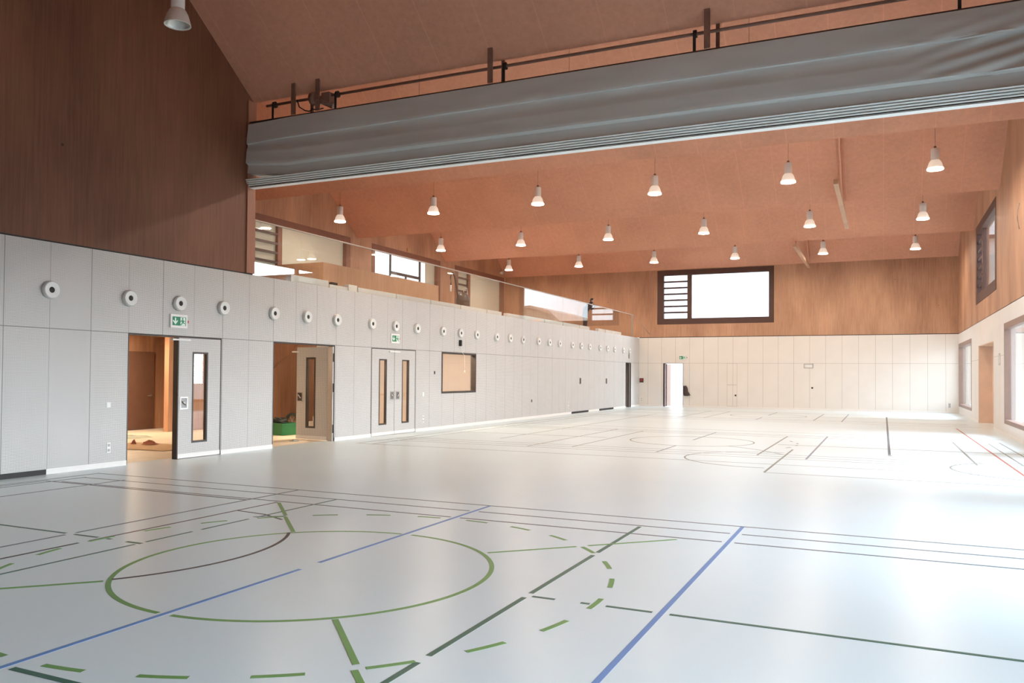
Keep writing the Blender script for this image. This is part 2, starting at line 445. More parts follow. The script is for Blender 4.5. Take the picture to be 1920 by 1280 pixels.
stripe([(-3.84, 7.83), (-3.10, 8.56)], .05, P_green); stripe([(-3.0, 8.66), (-2.19, 9.46)], .05, P_green)
stripe(arc(-8.1, 6.5, 2.08, -36, 37, 30), .05, P_black, 'free_throw_arc', 'thin dark arc inside the green circle')
stripe([(-8.11, 8.67), (-7.56, 8.6), (-7.08, 8.39)], .05, P_black)
stripe([(-7.56, 8.38), (-7.22, 8.63)], .04, P_grey)
# second and third courts
for cyk in (24.0, 41.5):
    for dy in (-4.12, -3.6, -3.05, 3.05, 3.6, 4.12):
        stripe([(-13.0, cyk + dy), (3.1, cyk + dy)], .035, P_fard)
    stripe([(-2.79, cyk - 3.5), (-2.79, cyk + 3.4)], .07, P_fard)
    stripe([(-1.63, cyk - 4.0), (-1.63, cyk + 4.0)], .075, P_far)
    stripe([(-5.16, cyk - 3.95), (-5.16, cyk - 1.79)], .06, P_far); stripe([(-5.16, cyk + .4), (-5.16, cyk + 4.1)], .06, P_far)
    stripe([(-8.65, cyk - 4.0), (-8.6, cyk + 4.0)], .035, P_fard)
    stripe([(-7.53, cyk - 3.6), (-7.53, cyk + 3.5)], .05, P_fard)
    stripe(arc(cx, cyk, 1.77, 0, 360, 72)[:-1], .05, P_fard, 'centre_circle', None, True)
    stripe([(-12.8, cyk), (-7.7, cyk)], .035, P_fard)
    stripe([(-2.7, cyk), (3.4, cyk)], .035, P_fard)
stripe([(-2.16, 16.88), (-2.16, 22.52)], .075, P_fard)
stripe([(.13, 22.14), (.13, 43.26)], .09, P_grey, label='thick grey line running towards the far wall')
stripe([(.14, 21.85), (.14, 22.02)], .12, P_fard)
stripe([(1.86, 20.48), (1.86, 27.55)], .06, P_fard)
for (a, b) in gaps(-2.16, 3.6, []): stripe([(a, 16.86), (b, 16.86)], .035, P_fard)
stripe([(-13.0, 18.52), (3.4, 18.52)], .035, P_fard)
stripe([(-13.0, 29.4), (3.4, 29.4)], .035, P_fard); stripe([(-13.0, 36.3), (3.4, 36.3)], .035, P_fard)
stripe([(2.5, 17.5), (2.5, 35.2)], .06, P_red, label='reddish line beside the right wall')
stripe([(3.1, 23.0), (3.1, 27.9)], .035, P_fard); stripe([(2.77, 20.8), (2.77, 27.4)], .05, P_fard)
stripe([(-10.4, 22.0), (-10.4, 40.5)], .035, P_fard); stripe([(-12.6, 18.5), (-12.6, 46)], .035, P_fard); stripe([(-13.1, 18.5), (-13.1, 46)], .035, P_fard)
stripe(arc(-2.42, 19.55, 1.87, 85, 275, 30), .05, P_fard, 'key_arc', 'thin dark arc at the near edge of the middle court')
stripe([(-3.9, 22.78), (-3.5, 22.5), (-3.01, 22.04), (-2.58, 21.48), (-2.23, 20.95)], .035, P_fard)
stripe(arc(3.13, 19.6, 1.85, 60, 300, 30)[5:-5], .05, P_fard, 'key_arc')
for p, q in (((-2.52, 25.48), (-2.42, 25.2)), ((-2.26, 24.72), (-2.2, 24.45)), ((-2.19, 24.05), (-2.2, 23.8)), ((-2.28, 23.2), (-2.38, 22.95))): stripe([p, q], .06, P_fard)

# ------------------------------------------------------------------ ceiling
def ceiling_mesh(x0, x1, y0, y1, th=.22):
    pr = profile(y0, y1); mb = MB()
    for i in range(len(pr) - 1):
        (ya, za), (yb, zb) = pr[i], pr[i + 1]
        mb.prism([(ya, za), (yb, zb), (yb, zb + th), (ya, za + th)], 0, x0, x1)
    return mb
struct(ceiling_mesh(XL - .3, XR + .5, YN - .3 + .3, 15.4).build('ceiling', M_ceil), 'folded board ceiling over the near bay')
struct(ceiling_mesh(XG - .4, XR + .5, 15.4, YF).build('ceiling', M_ceil), 'folded board ceiling over the lit bays')

# ------------------------------------------------------------------ walls
D1, D2, D3 = (11.83, 14.43), (16.20, 18.76), (20.55, 23.12)
WIN = (24.85, 27.49, 1.23, 2.69); D4 = (47.22, 48.38)
holesL = [(D1[0], D1[1], 0, ZS), (D2[0], D2[1], 0, ZS), (D3[0], D3[1], 0, ZS - .01), WIN, (D4[0], D4[1], 0, ZS)]
wl = wall(MB(), 'X', XL - .22, XL, YN, YF, 0, ZT, holesL).build('wall_left', M_perf)
struct(wl, 'white perforated panel wall below the gallery')
wlu = wood_gable(MB(), XL - .3, XL - .004, YN, YG, ZT + .03).build('wall_left', M_wood_shade)
struct(wlu, 'wood wall in a shade-darkened plywood colour above the white panels, near bay')
struct(MB().box(XL - .28, XL - .01, YN, YG, ZT, ZT + .03).build('trim_1', M_black), 'dark shadow gap between panels and wood')
struct(MB().box(XL - .28, XL + .03, 15.18, YG + .02, ZT + .03, ZV).build('trim_2', pmat('reddish_post', (.36, .16, .10), .08, 3, .5, stretch=(6, 6, .4))), 'wooden edge post where the gallery opens')
# gallery slab, with an opening for the stair
gs = MB()
gs.box(XG, XL - .22, YG - .2, 22.5, ZT - .35, ZT - .02); gs.box(-17.4, XL - .22, 22.5, 30.2, ZT - .35, ZT - .02)
gs.box(XG, -20.6, 22.5, 30.2, ZT - .35, ZT - .02); gs.box(XG, XL - .22, 30.2, YF, ZT - .35, ZT - .02)
struct(gs.build('floor', M_gfloor), 'gallery floor slab')
# rear wall of the gallery with three window openings
WG = [(25.40, 32.40), (34.20, 41.20), (42.95, 49.95)]
zw0, zw1 = 5.12, 8.49
struct(wood_gable(MB(), XG - .4, XG, YG - .2, YF, ZT - .35, [(a, b, zw0, zw1) for a, b in WG]).build('wall_gallery', M_wood), 'wood wall behind the gallery')
struct(wood_gable(MB(), XG - .4, XL - .3, YG - .2, YG, ZT).build('wall_gallery_end', M_wood) if False else
       MB().box(XG, XL - .3, YG - .2, YG, ZT - .02, ZV).build('wall_gallery_end', M_wood), 'end wall of the gallery')
# far wall
FWX = (-12.88, -5.87)
DFX = (-12.42, -11.26)
struct(wall(MB(), 'Y', YF, YF + .3, XL - .25, XR + .02, 0, ZT, [(DFX[0], DFX[1], 0, ZS)]).build('wall_far', M_farp), 'white panel wall at the far end')
struct(wall(MB(), 'Y', YF, YF + .3, XG - .4, XR + .02, ZT + .04, ZV + .22, [(FWX[0], FWX[1], zw0, zw1)]).build('wall_far', M_wood), 'wood wall above the far panels')
struct(MB().box(XL, XR, YF + .01, YF + .25, ZT, ZT + .04).build('trim_3', M_black), 'dark shadow gap on the far wall')
struct(MB().box(XG - .4, XL - .25, YF, YF + .3, ZT - .35, ZT + .04).build('wall_far', M_wood), 'wood wall at the far end of the gallery')
# near wall behind the camera
struct(MB().box(XL - .3, XR + .5, YN - .3, YN, 0, ZV + .2).build('wall_near', M_wood), 'wood wall behind the viewpoint')
# right wall
RW = [(43.20, 50.15), (24.95, 31.93), (16.2, 23.2), (7.5, 14.5), (-1.2, 5.8)]
RD = (34.9, 40.2)
struct(wall(MB(), 'X', XR, XR + .5, YN, YF + .3, 0, ZT, [(a, b, .39, 3.76) for a, b in RW] + [(RD[0], RD[1], 0, 3.3)]).build('wall_right', M_rightp), 'white wall with large windows on the right')
RU = (34.0, 41.0)
struct(wood_gable(MB(), XR + .004, XR + .5, YN, YF, ZT + .03, [(RU[0], RU[1], zw0, zw1)]).build('wall_right', M_wood), 'wood wall above the white right wall')
struct(MB().box(XR + .02, XR + .48, YN, YF, ZT, ZT + .03).build('trim_4', M_black), 'dark shadow gap on the right wall')
# skirtings
def skirt(name, x0, x1, y0, y1, lab): struct(MB().box(x0, x1, y0, y1, 0, .10).build(name, M_base), lab)
for (a, b) in ((10.08, D1[0]), (D1[1] + .0, D2[0]), (D2[1], D3[0]), (D3[1], 37.9), (40.47, 42.23), (44.82, D4[0]), (D4[1], YF - .02)):
    skirt('baseboard_left', XL, XL + .015, a, b, 'pale skirting along the left wall')
for a, b in ((9.21, 10.08), (YN, 9.2), (37.9, 40.47), (42.23, 44.82)):
    struct(MB().box(XL - .01, XL + .012, a, b, 0, .095).build('baseboard_left', M_black), 'black ventilation gap at the foot of the wall')
skirt('baseboard_far', XL + .02, DFX[0] - .06, YF - .015, YF, 'pale skirting on the far wall'); skirt('baseboard_far', DFX[1] + .02, XR - .02, YF - .015, YF, 'pale skirting on the far wall')
skirt('baseboard_right', XR - .015, XR, RD[1], YF, 'pale skirting on the right wall'); skirt('baseboard_right', XR - .015, XR, YN, RD[0], 'pale skirting on the right wall')

# recess in the right wall
rc = MB(); rc.box(XR + .5, XR + .62, RD[0] - .3, RD[1] + .3, 0, 3.6)
struct(rc.build('door_1', pmat('pinkish_gate', (.82, .62, .50), .05, 1.5, .6)), 'pinkish wooden gate deep in the right wall recess')
rv = MB(); rv.box(XR + .01, XR + .5, RD[1] - .03, RD[1], 0, 3.3); rv.box(XR + .01, XR + .5, RD[0], RD[0] + .03, 0, 3.3); rv.box(XR + .01, XR + .5, RD[0] + .03, RD[1] - .03, 3.27, 3.3)
struct(rv.build('trim_5', pmat('pale_pink_lining', (.80, .60, .48), .05, 2, .6)), 'pinkish lining of the recess')

# ------------------------------------------------------------------ windows
wn = [0]
def window(label, origin, rz, W, H, fr_mat, inner_mat, louv=True, blind=False, bars=(), fw=(.42, .33), ft=.34, fb=.38, depth=.3, flip=False):
    """origin = lower left corner on the room face, local x along the wall, local y outwards"""
    wn[0] += 1
    t = sempty('window_%d' % wn[0], origin, rz, label)
    x0, x1, z0, z1 = fw[0], W - fw[1], fb, H - ft
    f = MB(); d0, d1 = .10, .20
    # lining flush with the wall (the wide dark frame face)
    wall(f, 'Y', -.012, depth - .1, 0.004, W - .004, 0.004, H - .004, [(x0, x1, z0, z1)])
    f.build('frame', fr_mat, t)
    gx0 = x0
    if louv:
        lx1 = x0 + 1.45; gx0 = lx1 + .27
        l = MB(); n = 7
        l.box(lx1, gx0, .05, .19, z0, z1); l.build('mullion', fr_mat, t)
        for k in range(1, n):
            z = z0 + (z1 - z0) * k / n
            MB().prism([(.04, z - .06), (.15, z - .045), (.15, z + .06), (.04, z + .045)], 0, x0 + .002, lx1 - .002).build('louvre_slat', M_louv, t)
        MB().box(x0 + .002, lx1 - .002, .165, .18, z0 + .002, z1 - .002).build('louvre_glass', M_glass, t)
    MB().box(gx0 + .002, x1 - .002, .15, .165, z0 + .002, z1 - .002).build('pane', M_glass, t)
    for (bx0, bx1, bz0, bz1) in bars:
        MB().box(bx0, bx1, .11, .145, bz0, bz1).build('glazing_bar', M_dark, t)
    if blind == True:
        MB().box(x0 - .15, x1 + .15, depth - .09, depth - .08, z0 - .1, z1 + .1).build('blind', M_blind, t)
    elif blind:
        MB().box(blind[0], blind[1] + .15, depth - .09, depth - .08, z0 - .1, z1 + .1).build('blind', M_blind, t)
    return t
# far wall window: local x = +X, outward = +Y
window('far end window with white sky and a louvred strip', (FWX[0], YF, zw0), 0, FWX[1] - FWX[0], zw1 - zw0, M_bframe, M_rframe, fw=(.42, .30), ft=.33, fb=.36)
# gallery rear windows: outward = -X ; local x = +Y  -> rotation +90 maps local x->+Y, local y->-X
for i, (a, b) in enumerate(WG):
    W = b - a
    if i == 1:
        z0, z1 = .30, zw1 - zw0 - .28
        window('gallery window looking out, crossed by dark bars', (XG, a, zw0), PI / 2, W, zw1 - zw0, M_rframe, M_rframe, louv=False,
               bars=((1.82, 1.98, z0, z1), (1.98, 4.95, 2.05, 2.2), (4.8, 4.98, z0, z1), (3.35, 3.52, z0, 2.05)), blind=(5.62, 6.65), fw=(.30, .34), ft=.28, fb=.3)
    else:
        window(('first', '', 'third')[i] + ' gallery window with beige blind and louvres', (XG, a, zw0), PI / 2, W, zw1 - zw0, M_rframe, M_rframe, blind=True, fw=(.43, .33), ft=.28, fb=.3)
# right wall windows: outward = +X ; local x = -Y
window('upper right window with louvres at its far end', (XR, RU[1], zw0), -PI / 2, RU[1] - RU[0], zw1 - zw0, M_bframe, M_rframe, fw=(.42, .30), ft=.34, fb=.40)
for i, (a, b) in enumerate(RW):
    window(('far', 'large', 'middle', 'near', 'nearest')[i] + ' ground floor window in the right wall', (XR, b, .39), -PI / 2, b - a, 3.37, M_pframe, M_pframe, louv=False, fw=(.10, .10), ft=.2, fb=.14, depth=.28)

# ------------------------------------------------------------------ rooms behind the left wall (foyer, stair)
FX = -22.3
struct(MB().box(FX, XL - .0, 7.0, 32.0, -.15, -.001).build('floor', M_foyer), 'pale dusty floor of the foyer behind the doors')
fw_ = MB(); fw_.box(FX - .2, FX, 7, 22, 0, 3.9); fw_.box(FX, -20.95, 21.8, 22, 0, 3.9)
fw_.box(-20.95, -20.75, 19.07, 32, 0, 3.9); fw_.box(FX, XL - .22, 31.8, 32, 0, 3.9); fw_.box(FX, XL - .22, 7, 7.2, 0, 3.9)
struct(fw_.build('wall_foyer', M_wood), 'wood clad walls of the foyer')
fc = MB(); fc.box(FX - .2, XL - .22, 7.0, 22.5, 3.2, 3.35); fc.box(-17.4, XL - .22, 22.5, 32, 3.2, 3.35)
struct(fc.build('ceiling', M_plain), 'white foyer ceiling')
struct(MB().box(-17.52, -17.4, 22.4, 30.2, 0, ZT - .35).build('wall_stair', M_plain), 'white wall beside the stair')
# foyer doors: brown leaf on the back wall
dt = sempty('door_2', (FX + .01, 18.50, 0), 0, 'brown door at the back of the foyer')
MB().box(0, .05, 0, 1.33, .02, 2.58).build('leaf', M_browndoor, dt)
hd = MB(); hd.tube([(.05, 1.2, 1.12), (.11, 1.2, 1.12), (.115, 1.02, 1.12)], .016); hd.cyl((.05, 1.2, 1.12), (.06, 1.2, 1.12), .035)
hd.build('lever_handle', M_steel, dt)
# stair up to the gallery
st = MB()
for k in range(24):
    st.box(-18.65, -17.55, 23.4 + .27 * k, 23.4 + .27 * (k + 1) + .02, .0 if k == 0 else .179 * k - .2, .179 * (k + 1))
struct(st.build('stair', M_step), 'pale stair behind the second door')
hr = MB(); hr.tube([(-20.68, 20.9, .95), (-20.68, 22.2, .95), (-20.68, 28, 4.7)], .022)
for y, z in ((21.2, .95), (23.6, 1.85)): hr.cyl((-20.75, y, z - .08), (-20.68, y, z), .01)
tag(hr.build('stair_handrail', pmat('wooden_handrail', (.5, .28, .17), .1, 8, .5)), 'slim wooden handrail on the foyer wall seen through the second doorway', 'handrail')
# lamps added unseen above the doors to brighten the foyer
for i, (x, y) in enumerate(((-18.8, 11.5), (-20.9, 17.3), (-15.0, 20.4), (-15.2, 26.0))):
    t = thing('ceiling_light', 'unseen round light added to brighten the foyer behind the left wall', 'ceiling light', (x, y, 3.2), group='added foyer lights')
    MB().cyl((0, 0, -.06), (0, 0, 0), .48, 32).build('housing', M_plast, t)
    MB().cyl((0, 0, -.075), (0, 0, -.06), .45, 32).build('diffuser', emit('foyer_light_%d' % i, (1, .80, .58), 85), t)
# control room behind the small window
cr = MB(); cr.box(-16.6, -16.5, 24.2, 28.3, 0, 3.2); cr.box(-16.5, XL - .22, 24.1, 24.2, 0, 3.2)
struct(cr.build('wall_control_room', M_beige), 'beige wall inside the control room')
struct(MB().box(-16.5, XL - .22, 28.2, 28.3, 0, 3.2).build('wall_control_room', M_greyw), 'grey side wall inside the control room')
t = thing('ceiling_light', 'square ceiling light inside the control room', 'ceiling light', (-15.3, 26.2, 3.2))
MB().box(-.3, .3, -.3, .3, -.06, 0).build('housing', M_plast, t); MB().box(-.27, .27, -.27, .27, -.07, -.06).build('diffuser', emit('control_light', (1, .86, .7), 18), t)

# control room window
t = sempty('window_%d' % (wn[0] + 1), (XL, WIN[0], WIN[2]), 0, 'dark framed control room window in the left wall'); wn[0] += 1
W, H = WIN[1] - WIN[0], WIN[3] - WIN[2]
f = MB(); wall(f, 'X', -.2, .015, 0.003, W - .003, 0.003, H - .003, [(.06, W - .06, .07, H - .06)]); f.build('frame', M_dark, t)
MB().box(-.09, -.075, .06, W - .06, .07, H - .06).build('pane', M_glass, t)

# ------------------------------------------------------------------ doors of the left wall
def door_leaf(t, y0, y1, handle_y, win, hs=1):
    """leaf in local coords: local x outwards into the hall, y along wall"""
    z0, z1 = .012, 2.665
    wz0, wz1 = .33, 2.36
    lf = wall(MB(), 'X', -.07, 0, y0, y1, z0, z1, [(win[0], win[1], wz0, wz1)]).build('leaf', M_door, t)
    MB().box(0, .012, y0, y1, .012, .11).build('kick_strip', M_base, t)
    fr = wall(MB(), 'X', -.074, .006, win[0], win[1], wz0, wz1, [(win[0] + .04, win[1] - .04, wz0 + .04, wz1 - .04)]).build('vision_frame', M_dark, t)
    MB().box(-.04, -.03, win[0] + .04, win[1] - .04, wz0 + .04, wz1 - .04).build('vision_pane', M_glass, t)
    p = wall(MB(), 'X', 0, .008, handle_y - .11, handle_y + .11, 1.09, 1.36, [(handle_y - .085, handle_y + .085, 1.115, 1.335)]).build('handle_plate', M_steel, t)
    MB().box(.0, .003, handle_y - .085, handle_y + .085, 1.115, 1.335).build('handle_recess', pmat('dull_steel', (.22, .21, .2), .1, 20, .4, .6), p)
    a = Vector((.02, handle_y - .055 * hs, 1.265)); b = Vector((.02, handle_y + .05 * hs, 1.18))
    MB().cyl(a, b, .014, 10).cyl((0.0, a.y, a.z), (.022, a.y, a.z), .012, 10).build('lever', pmat('polished_lever', (.75, .73, .7), .03, 10, .25, .8), p)
def jambs(t, a, b):
    j = MB(); j.box(-.2, -.002, a + .002, a + .03, 0, 2.69); j.box(-.2, -.002, b - .03, b - .002, 0, 2.69); j.box(-.2, -.002, a + .03, b - .03, 2.668, 2.69)
    j.build('door_frame', M_dark, t)
# door 1: right leaf closed, left leaf swung in
t = sempty('door_3', (XL, 0, 0), 0, 'double door with one closed leaf, nearest on the left wall')
jambs(t, *D1); door_leaf(t, 13.15, 14.395, 13.32, (13.55, 14.01))
MB().box(-.12, .02, 13.12, 13.15, .0, 2.66).build('leaf_edge', M_dark, t)
MB().box(-.05, .05, 12.95, 13.45, 2.60, 2.635).build('door_closer', M_plast, t)
t2 = sempty('door_4', (XL - .21, D1[0] + .04, 0), math.radians(80), 'inward swung leaf of the nearest double door')
door_leaf(t2, 0, 1.22, 1.06, (.39, .85))
# door 2: right leaf swung in about 80 degrees, seen from the hall
t = sempty('door_5', (XL, 0, 0), 0, 'second doorway on the left wall with its leaf swung inward')
jambs(t, *D2)
g = MB(); g.box(-.17, -.01, 18.66, 18.728, 0, 2.66); g.build('hinge_post', M_steel, t)
for z in (.35, 1.5, 2.35): MB().cyl((.004, 18.70, z - .12), (.004, 18.70, z + .12), .012, 10).build('hinge', M_dark, t)
t2 = sempty('door_6', (XL - .19, 18.68, 0), math.radians(-96), 'open perforated leaf with a glass strip in the second doorway')
# local y runs from the hinge to the free edge: mirror of the other leaf
def leaf_open(t):
    z0, z1 = .02, 2.65; wz0, wz1 = .34, 2.36; win = (.46, .83)
    wall(MB(), 'X', -.07, 0, -1.2, 0, z0, z1, [(-win[1], -win[0], wz0, wz1)]).build('leaf', M_door, t)
    MB().box(0, .012, -1.2, 0, .02, .12).build('kick_strip', M_base, t)
    wall(MB(), 'X', -.074, .006, -win[1], -win[0], wz0, wz1, [(-win[1] + .05, -win[0] - .05, wz0 + .05, wz1 - .05)]).build('vision_frame', M_dark, t)
    MB().box(-.04, -.03, -win[1] + .05, -win[0] - .05, wz0 + .05, wz1 - .05).build('vision_pane', M_glass, t)
    p = wall(MB(), 'X', 0, .008, -1.17, -.96, 1.09, 1.36, [(-1.15, -.98, 1.11, 1.34)]).build('handle_plate', M_steel, t)
    MB().box(0, .003, -1.15, -.98, 1.11, 1.34).build('handle_recess', M_dark, p)
    MB().cyl((.02, -1.11, 1.28), (.02, -1.02, 1.19), .014, 10).cyl((0, -1.11, 1.28), (.022, -1.11, 1.28), .012, 10).build('lever', M_plast, p)
    MB().box(.0, .05, -1.35, -1.12, 2.50, 2.54).build('door_closer', M_plast, t)
leaf_open(t2)
t3 = sempty('door_7', (XL - .21, D2[0] + .04, 0), math.radians(84), 'other inward swung leaf of the second doorway')
door_leaf(t3, 0, 1.22, 1.06, (.39, .85))
# door 3: both leaves closed
t = sempty('door_8', (XL, 0, 0), 0, 'closed white double door with two glass strips')
jambs(t, *D3); door_leaf(t, 20.585, 21.83, 21.70, (20.97, 21.40)); door_leaf(t, 21.85, 23.085, 22.03, (22.28, 22.71), -1)
MB().box(0, .05, 21.5, 22.1, 2.585, 2.62).build('door_closer', M_plast, t)
# door 4 near the far corner: ajar
t = sempty('door_9', (XL, 0, 0), 0, 'narrow doorway in the left wall beside the far corner')
jambs(t, *D4); MB().box(-1.1, -.05, 48.28, 48.34, .01, 2.66).build('leaf', M_greyw, t); MB().box(-.06, -.01, 47.9, 48.0, 0, 2.66).build('leaf_edge', M_dark, t)
struct(MB().box(-16.2, -16.1, 46.5, 49.5, 0, 3.2).build('wall_store', M_bframe), 'dark wall inside the store room')
struct(MB().box(-16.2, XL - .22, 46.4, 46.5, 0, 3.2).box(-16.2, XL - .22, 49.5, 49.6, 0, 3.2).box(-16.2, XL - .22, 46.4, 49.6, 3.2, 3.3).build('wall_store', M_greyw), 'store room shell')
# far door: open to the outside
t = sempty('door_10', (0, YF, 0), 0, 'open outside door in the far wall, blown out white')
wall(MB(), 'Y', -.01, .28, DFX[0] - .07, DFX[1] + .03, 0, ZS, [(DFX[0] + .03, DFX[1], 0, ZS - .02)]).build('door_frame', M_bframe, t)
MB().box(DFX[0] + .035, DFX[0] + .095, .28, 1.35, .02, 2.66).build('leaf', M_browndoor, t)

# ------------------------------------------------------------------ stair parapet on the gallery
pp = MB()
pp.box(-17.42, -17.29, 22.40, 30.3, ZT - .02, 5.69); pp.box(-20.7, -17.42, 22.40, 22.52, ZT - .02, 5.69); pp.box(-20.7, -17.42, 30.2, 30.3, ZT - .02, 5.69)
tag(pp.build('stair_parapet', wood_mat('parapet_plywood', (.42, .24, .14), (.60, .37, .23))), 'solid wooden parapet around the stair opening on the gallery', 'parapet')

# ------------------------------------------------------------------ glass balustrade
bal = thing('glass_balustrade', 'frameless glass balustrade with slim handrail along the gallery edge', 'balustrade', (XL - .10, YG, ZT))
js = [15.45] + [17.36 + 2.17 * k for k in range(14)] + [49.0]
js = [j for j in js if j <= 49.0]
for a, b in zip(js[:-1], js[1:]):
    if b - a < .3: continue
    MB().box(0, .017, a + .006 - YG, b - .006 - YG, -.02, 1.375).build('glass_panel', M_bglass, bal)
MB().box(-.025, .04, .02, 49.0 - YG, 1.37, 1.395).build('handrail', M_rail, bal)
MB().box(-.012, .03, 48.985 - YG, 49.03 - YG, -.02, 1.37).box(-.012, .03, 48.80 - YG, 48.82 - YG, -.02, 1.37).build('end_post', M_rail, bal)
MB().box(-.02, .04, .02, 49.0 - YG, -.02, -.0).build('edge_profile', M_dark, bal)
ca = MB(); ca.tube([(XL - .05, 49.06, 5.66), (-13.36, 50.18, 4.52)], .014, 8)
tag(ca.build('stair_rail_brace', M_rail), 'thin sloping metal rod from the balustrade end down to the far wall', 'rod')
# white protective boards lying along the foot of the glass
segs = [(17.1, 18.7, .24), (18.76, 19.62, .15), (19.66, 20.08, .24), (20.14, 22.2, .20), (22.25, 24.4, .20), (24.45, 26.6, .20), (26.65, 28.8, .20), (28.85, 30.2, .20),
        (30.75, 32.5, .2), (32.55, 34.8, .22), (34.9, 37.2, .22), (37.3, 39.6, .22), (39.7, 41.2, .22), (42.7, 43.9, .22), (44.0, 45.1, .22), (45.2, 47.0, .22)]
labs = ['white board at the glass foot, first after the wood wall, taller than its neighbour', 'short low white board between two taller ones at the glass foot', 'small white block standing against the gallery glass',]
for i, (a, b, h) in enumerate(segs):
    lab = labs[i] if i < 3 else 'pale grey kerb board lying along the foot of the gallery glass'
    o = MB().box(-.09, .09, 0, b - a, 0, h).build('kerb_board', M_base, None, .006, (XL - .30, a, ZT - .02))
    tag(o, lab, 'board', 'pale boards along the foot of the gallery glass' if i > 2 else None)
tag(MB().box(-.05, .05, 0, .28, 0, .07).build('black_case', M_strap, None, .01, (XL - .26, 18.85, ZT + .135)), 'small black case lying against the glass beside the low white board', 'case')

# ------------------------------------------------------------------ ceiling boards (carriers across the folds)
def carrier(x, y0, y1, fins, label, zb=8.2):
    t = thing('ceiling_carrier', label, 'beam', (x, y0, zb))
    MB().box(-.075, .075, 0, y1 - y0, 0, .16).build('rail_board', M_beam, t)
    for (ya, yb) in fins:
        n = [(ya, ceil_z(ya) - .01), (yb, ceil_z(yb) - .01)]
        hh = .42
        p = [(ya - y0, n[0][1] - zb), (yb - y0, n[1][1] - zb), (yb - y0, max(.1, n[1][1] - hh - zb)), (ya - y0, n[0][1] - hh - zb)]
        MB().prism(p, 0, -.03, .03).build('fin_board', M_ceil, t)
    return t
carrier(-1.40, 28.45, 37.3, [(28.6, 33.0), (37.4, 33.05)], 'long wooden carrier board hanging under the fold between the middle lamps')
carrier(-3.90, 41.4, 49.85, [(45.9, 41.85), (46.0, 49.8)], 'wooden carrier board under the ceiling in front of the far wall')

# ------------------------------------------------------------------ pendant lamps
def make_lamp(lit=True):
    t = thing('pendant_lamp', '', 'pendant lamp', (0, 0, 8.43))
    MB().lathe([(0, .66), (.118, .66), (.125, .65), (.125, .30), (.12, .28), (0, .28)], 28).build('housing', M_lampw, t)
    MB().lathe([(.122, .30), (.15, .27), (.185, .2), (.215, .1), (.235, .02), (.24, 0), (.228, 0), (.2, .1), (.17, .2), (.12, .28)], 48, wave=.02).build('reflector', M_lampglow if lit else M_lampref, t)
    MB().cyl((0, 0, .66), (0, 0, .74), .04, 12).build('mount', M_tube, t)
    MB().cyl((0, 0, .74), (0, 0, 3.45), .006, 6).build('cable', M_tube, t)
    if lit: MB().lathe([(.2425, -.004), (.2425, .035), (.239, .045), (.234, .04), (.236, 0), (.2425, -.004)], 40).build('rim_ring', M_rimglow, t)
    if lit: MB().lathe([(0, .012), (.225, .012), (.225, .02), (0, .02)], 32).build('diffuser', M_lamp, t)
    else: MB().lathe([(0, .14), (.1, .14), (.19, .08), (.225, .02)], 32).build('inner_reflector', M_off, t)
    return t
LX = [-21.25, -16.62, -12.02, -7.46, -2.9, 1.48]
LY = [28.65, 37.45, 46.05]
cols = ['leftmost', 'second from the left', 'third from the left', 'third from the right', 'second from the right', 'rightmost']
rows = ['front row', 'middle row', 'back row']
proto = make_lamp(True)
for j, y in enumerate(LY):
    for i, x in enumerate(LX):
        lab = 'lit white pendant lamp, %s of the %s of lamps' % (cols[i], rows[j])
        if i == 0 and j == 0: o = proto; o.location = (x, y, 8.43); o['label'] = lab
        else: o = copy_tree(proto, (x, y, 8.43), lab)
        o['group'] = 'lit pendant lamps under the folded ceiling'
for x in LX[1:]:
    copy_tree(proto, (x, 19.85, 8.43), 'lit white pendant lamp hidden behind the raised divider curtain')['group'] = 'lamps hidden behind the raised curtain'
o = make_lamp(False); o.location = (-12.05, 11.15, 8.43); o['label'] = 'unlit ribbed pendant lamp hanging in front of the dark wood wall'
# near bay has the same unlit lamps; the others are outside the frame

# ------------------------------------------------------------------ air nozzles
def make_nozzle():
    t = thing('air_nozzle', '', 'air nozzle', (XL, 0, 0)); R = Matrix.Rotation(PI / 2, 4, 'Y')
    MB().lathe([(.0, .001), (.162, .001), (.165, .015), (.163, .06), (.150, .075)], 48, R, wave=.02).build('rim', pmat('nozzle_rim', (.66, .66, .64), .06, 20, .45), t)
    MB().lathe([(.152, .074), (.148, .082), (.135, .083), (.10, .060), (.062, .072), (.056, .070)], 40, R).build('dish', pmat('nozzle_dish', (.80, .81, .79), .03, 6, .4), t)
    MB().lathe([(0, .066), (.056, .066), (.058, .06)], 32, R).build('outlet', M_black, t)
    return t
ny = [10.09]
for k in range(9):
    for d in (0, 1.305, 2.61): ny.append(11.83 + 4.35 * k + d)
ny = ny[:27]
nlab = {0: 'round white air nozzle nearest the camera, on the left wall', 1: 'air nozzle above the open half of the nearest doorway', 2: 'air nozzle directly above the nearest green exit sign',
        3: 'air nozzle above the closed leaf right of the nearest exit sign', 4: 'air nozzle above the left edge of the second doorway', 5: 'air nozzle above the middle of the second doorway', 6: 'air nozzle above the hinge side of the second doorway',
        7: 'air nozzle above the left edge of the closed double door', 8: 'air nozzle directly above the exit sign of the closed double door', 9: 'air nozzle above the right edge of the closed double door',
        10: 'air nozzle above the left edge of the control room window', 11: 'air nozzle above the small black speaker', 12: 'air nozzle above the right edge of the control room window'}
ordn = ['', 'first', 'second', 'third', 'fourth', 'fifth', 'sixth', 'seventh', 'eighth', 'ninth', 'tenth', 'eleventh', 'twelfth', 'thirteenth', 'fourteenth']
nz = make_nozzle()
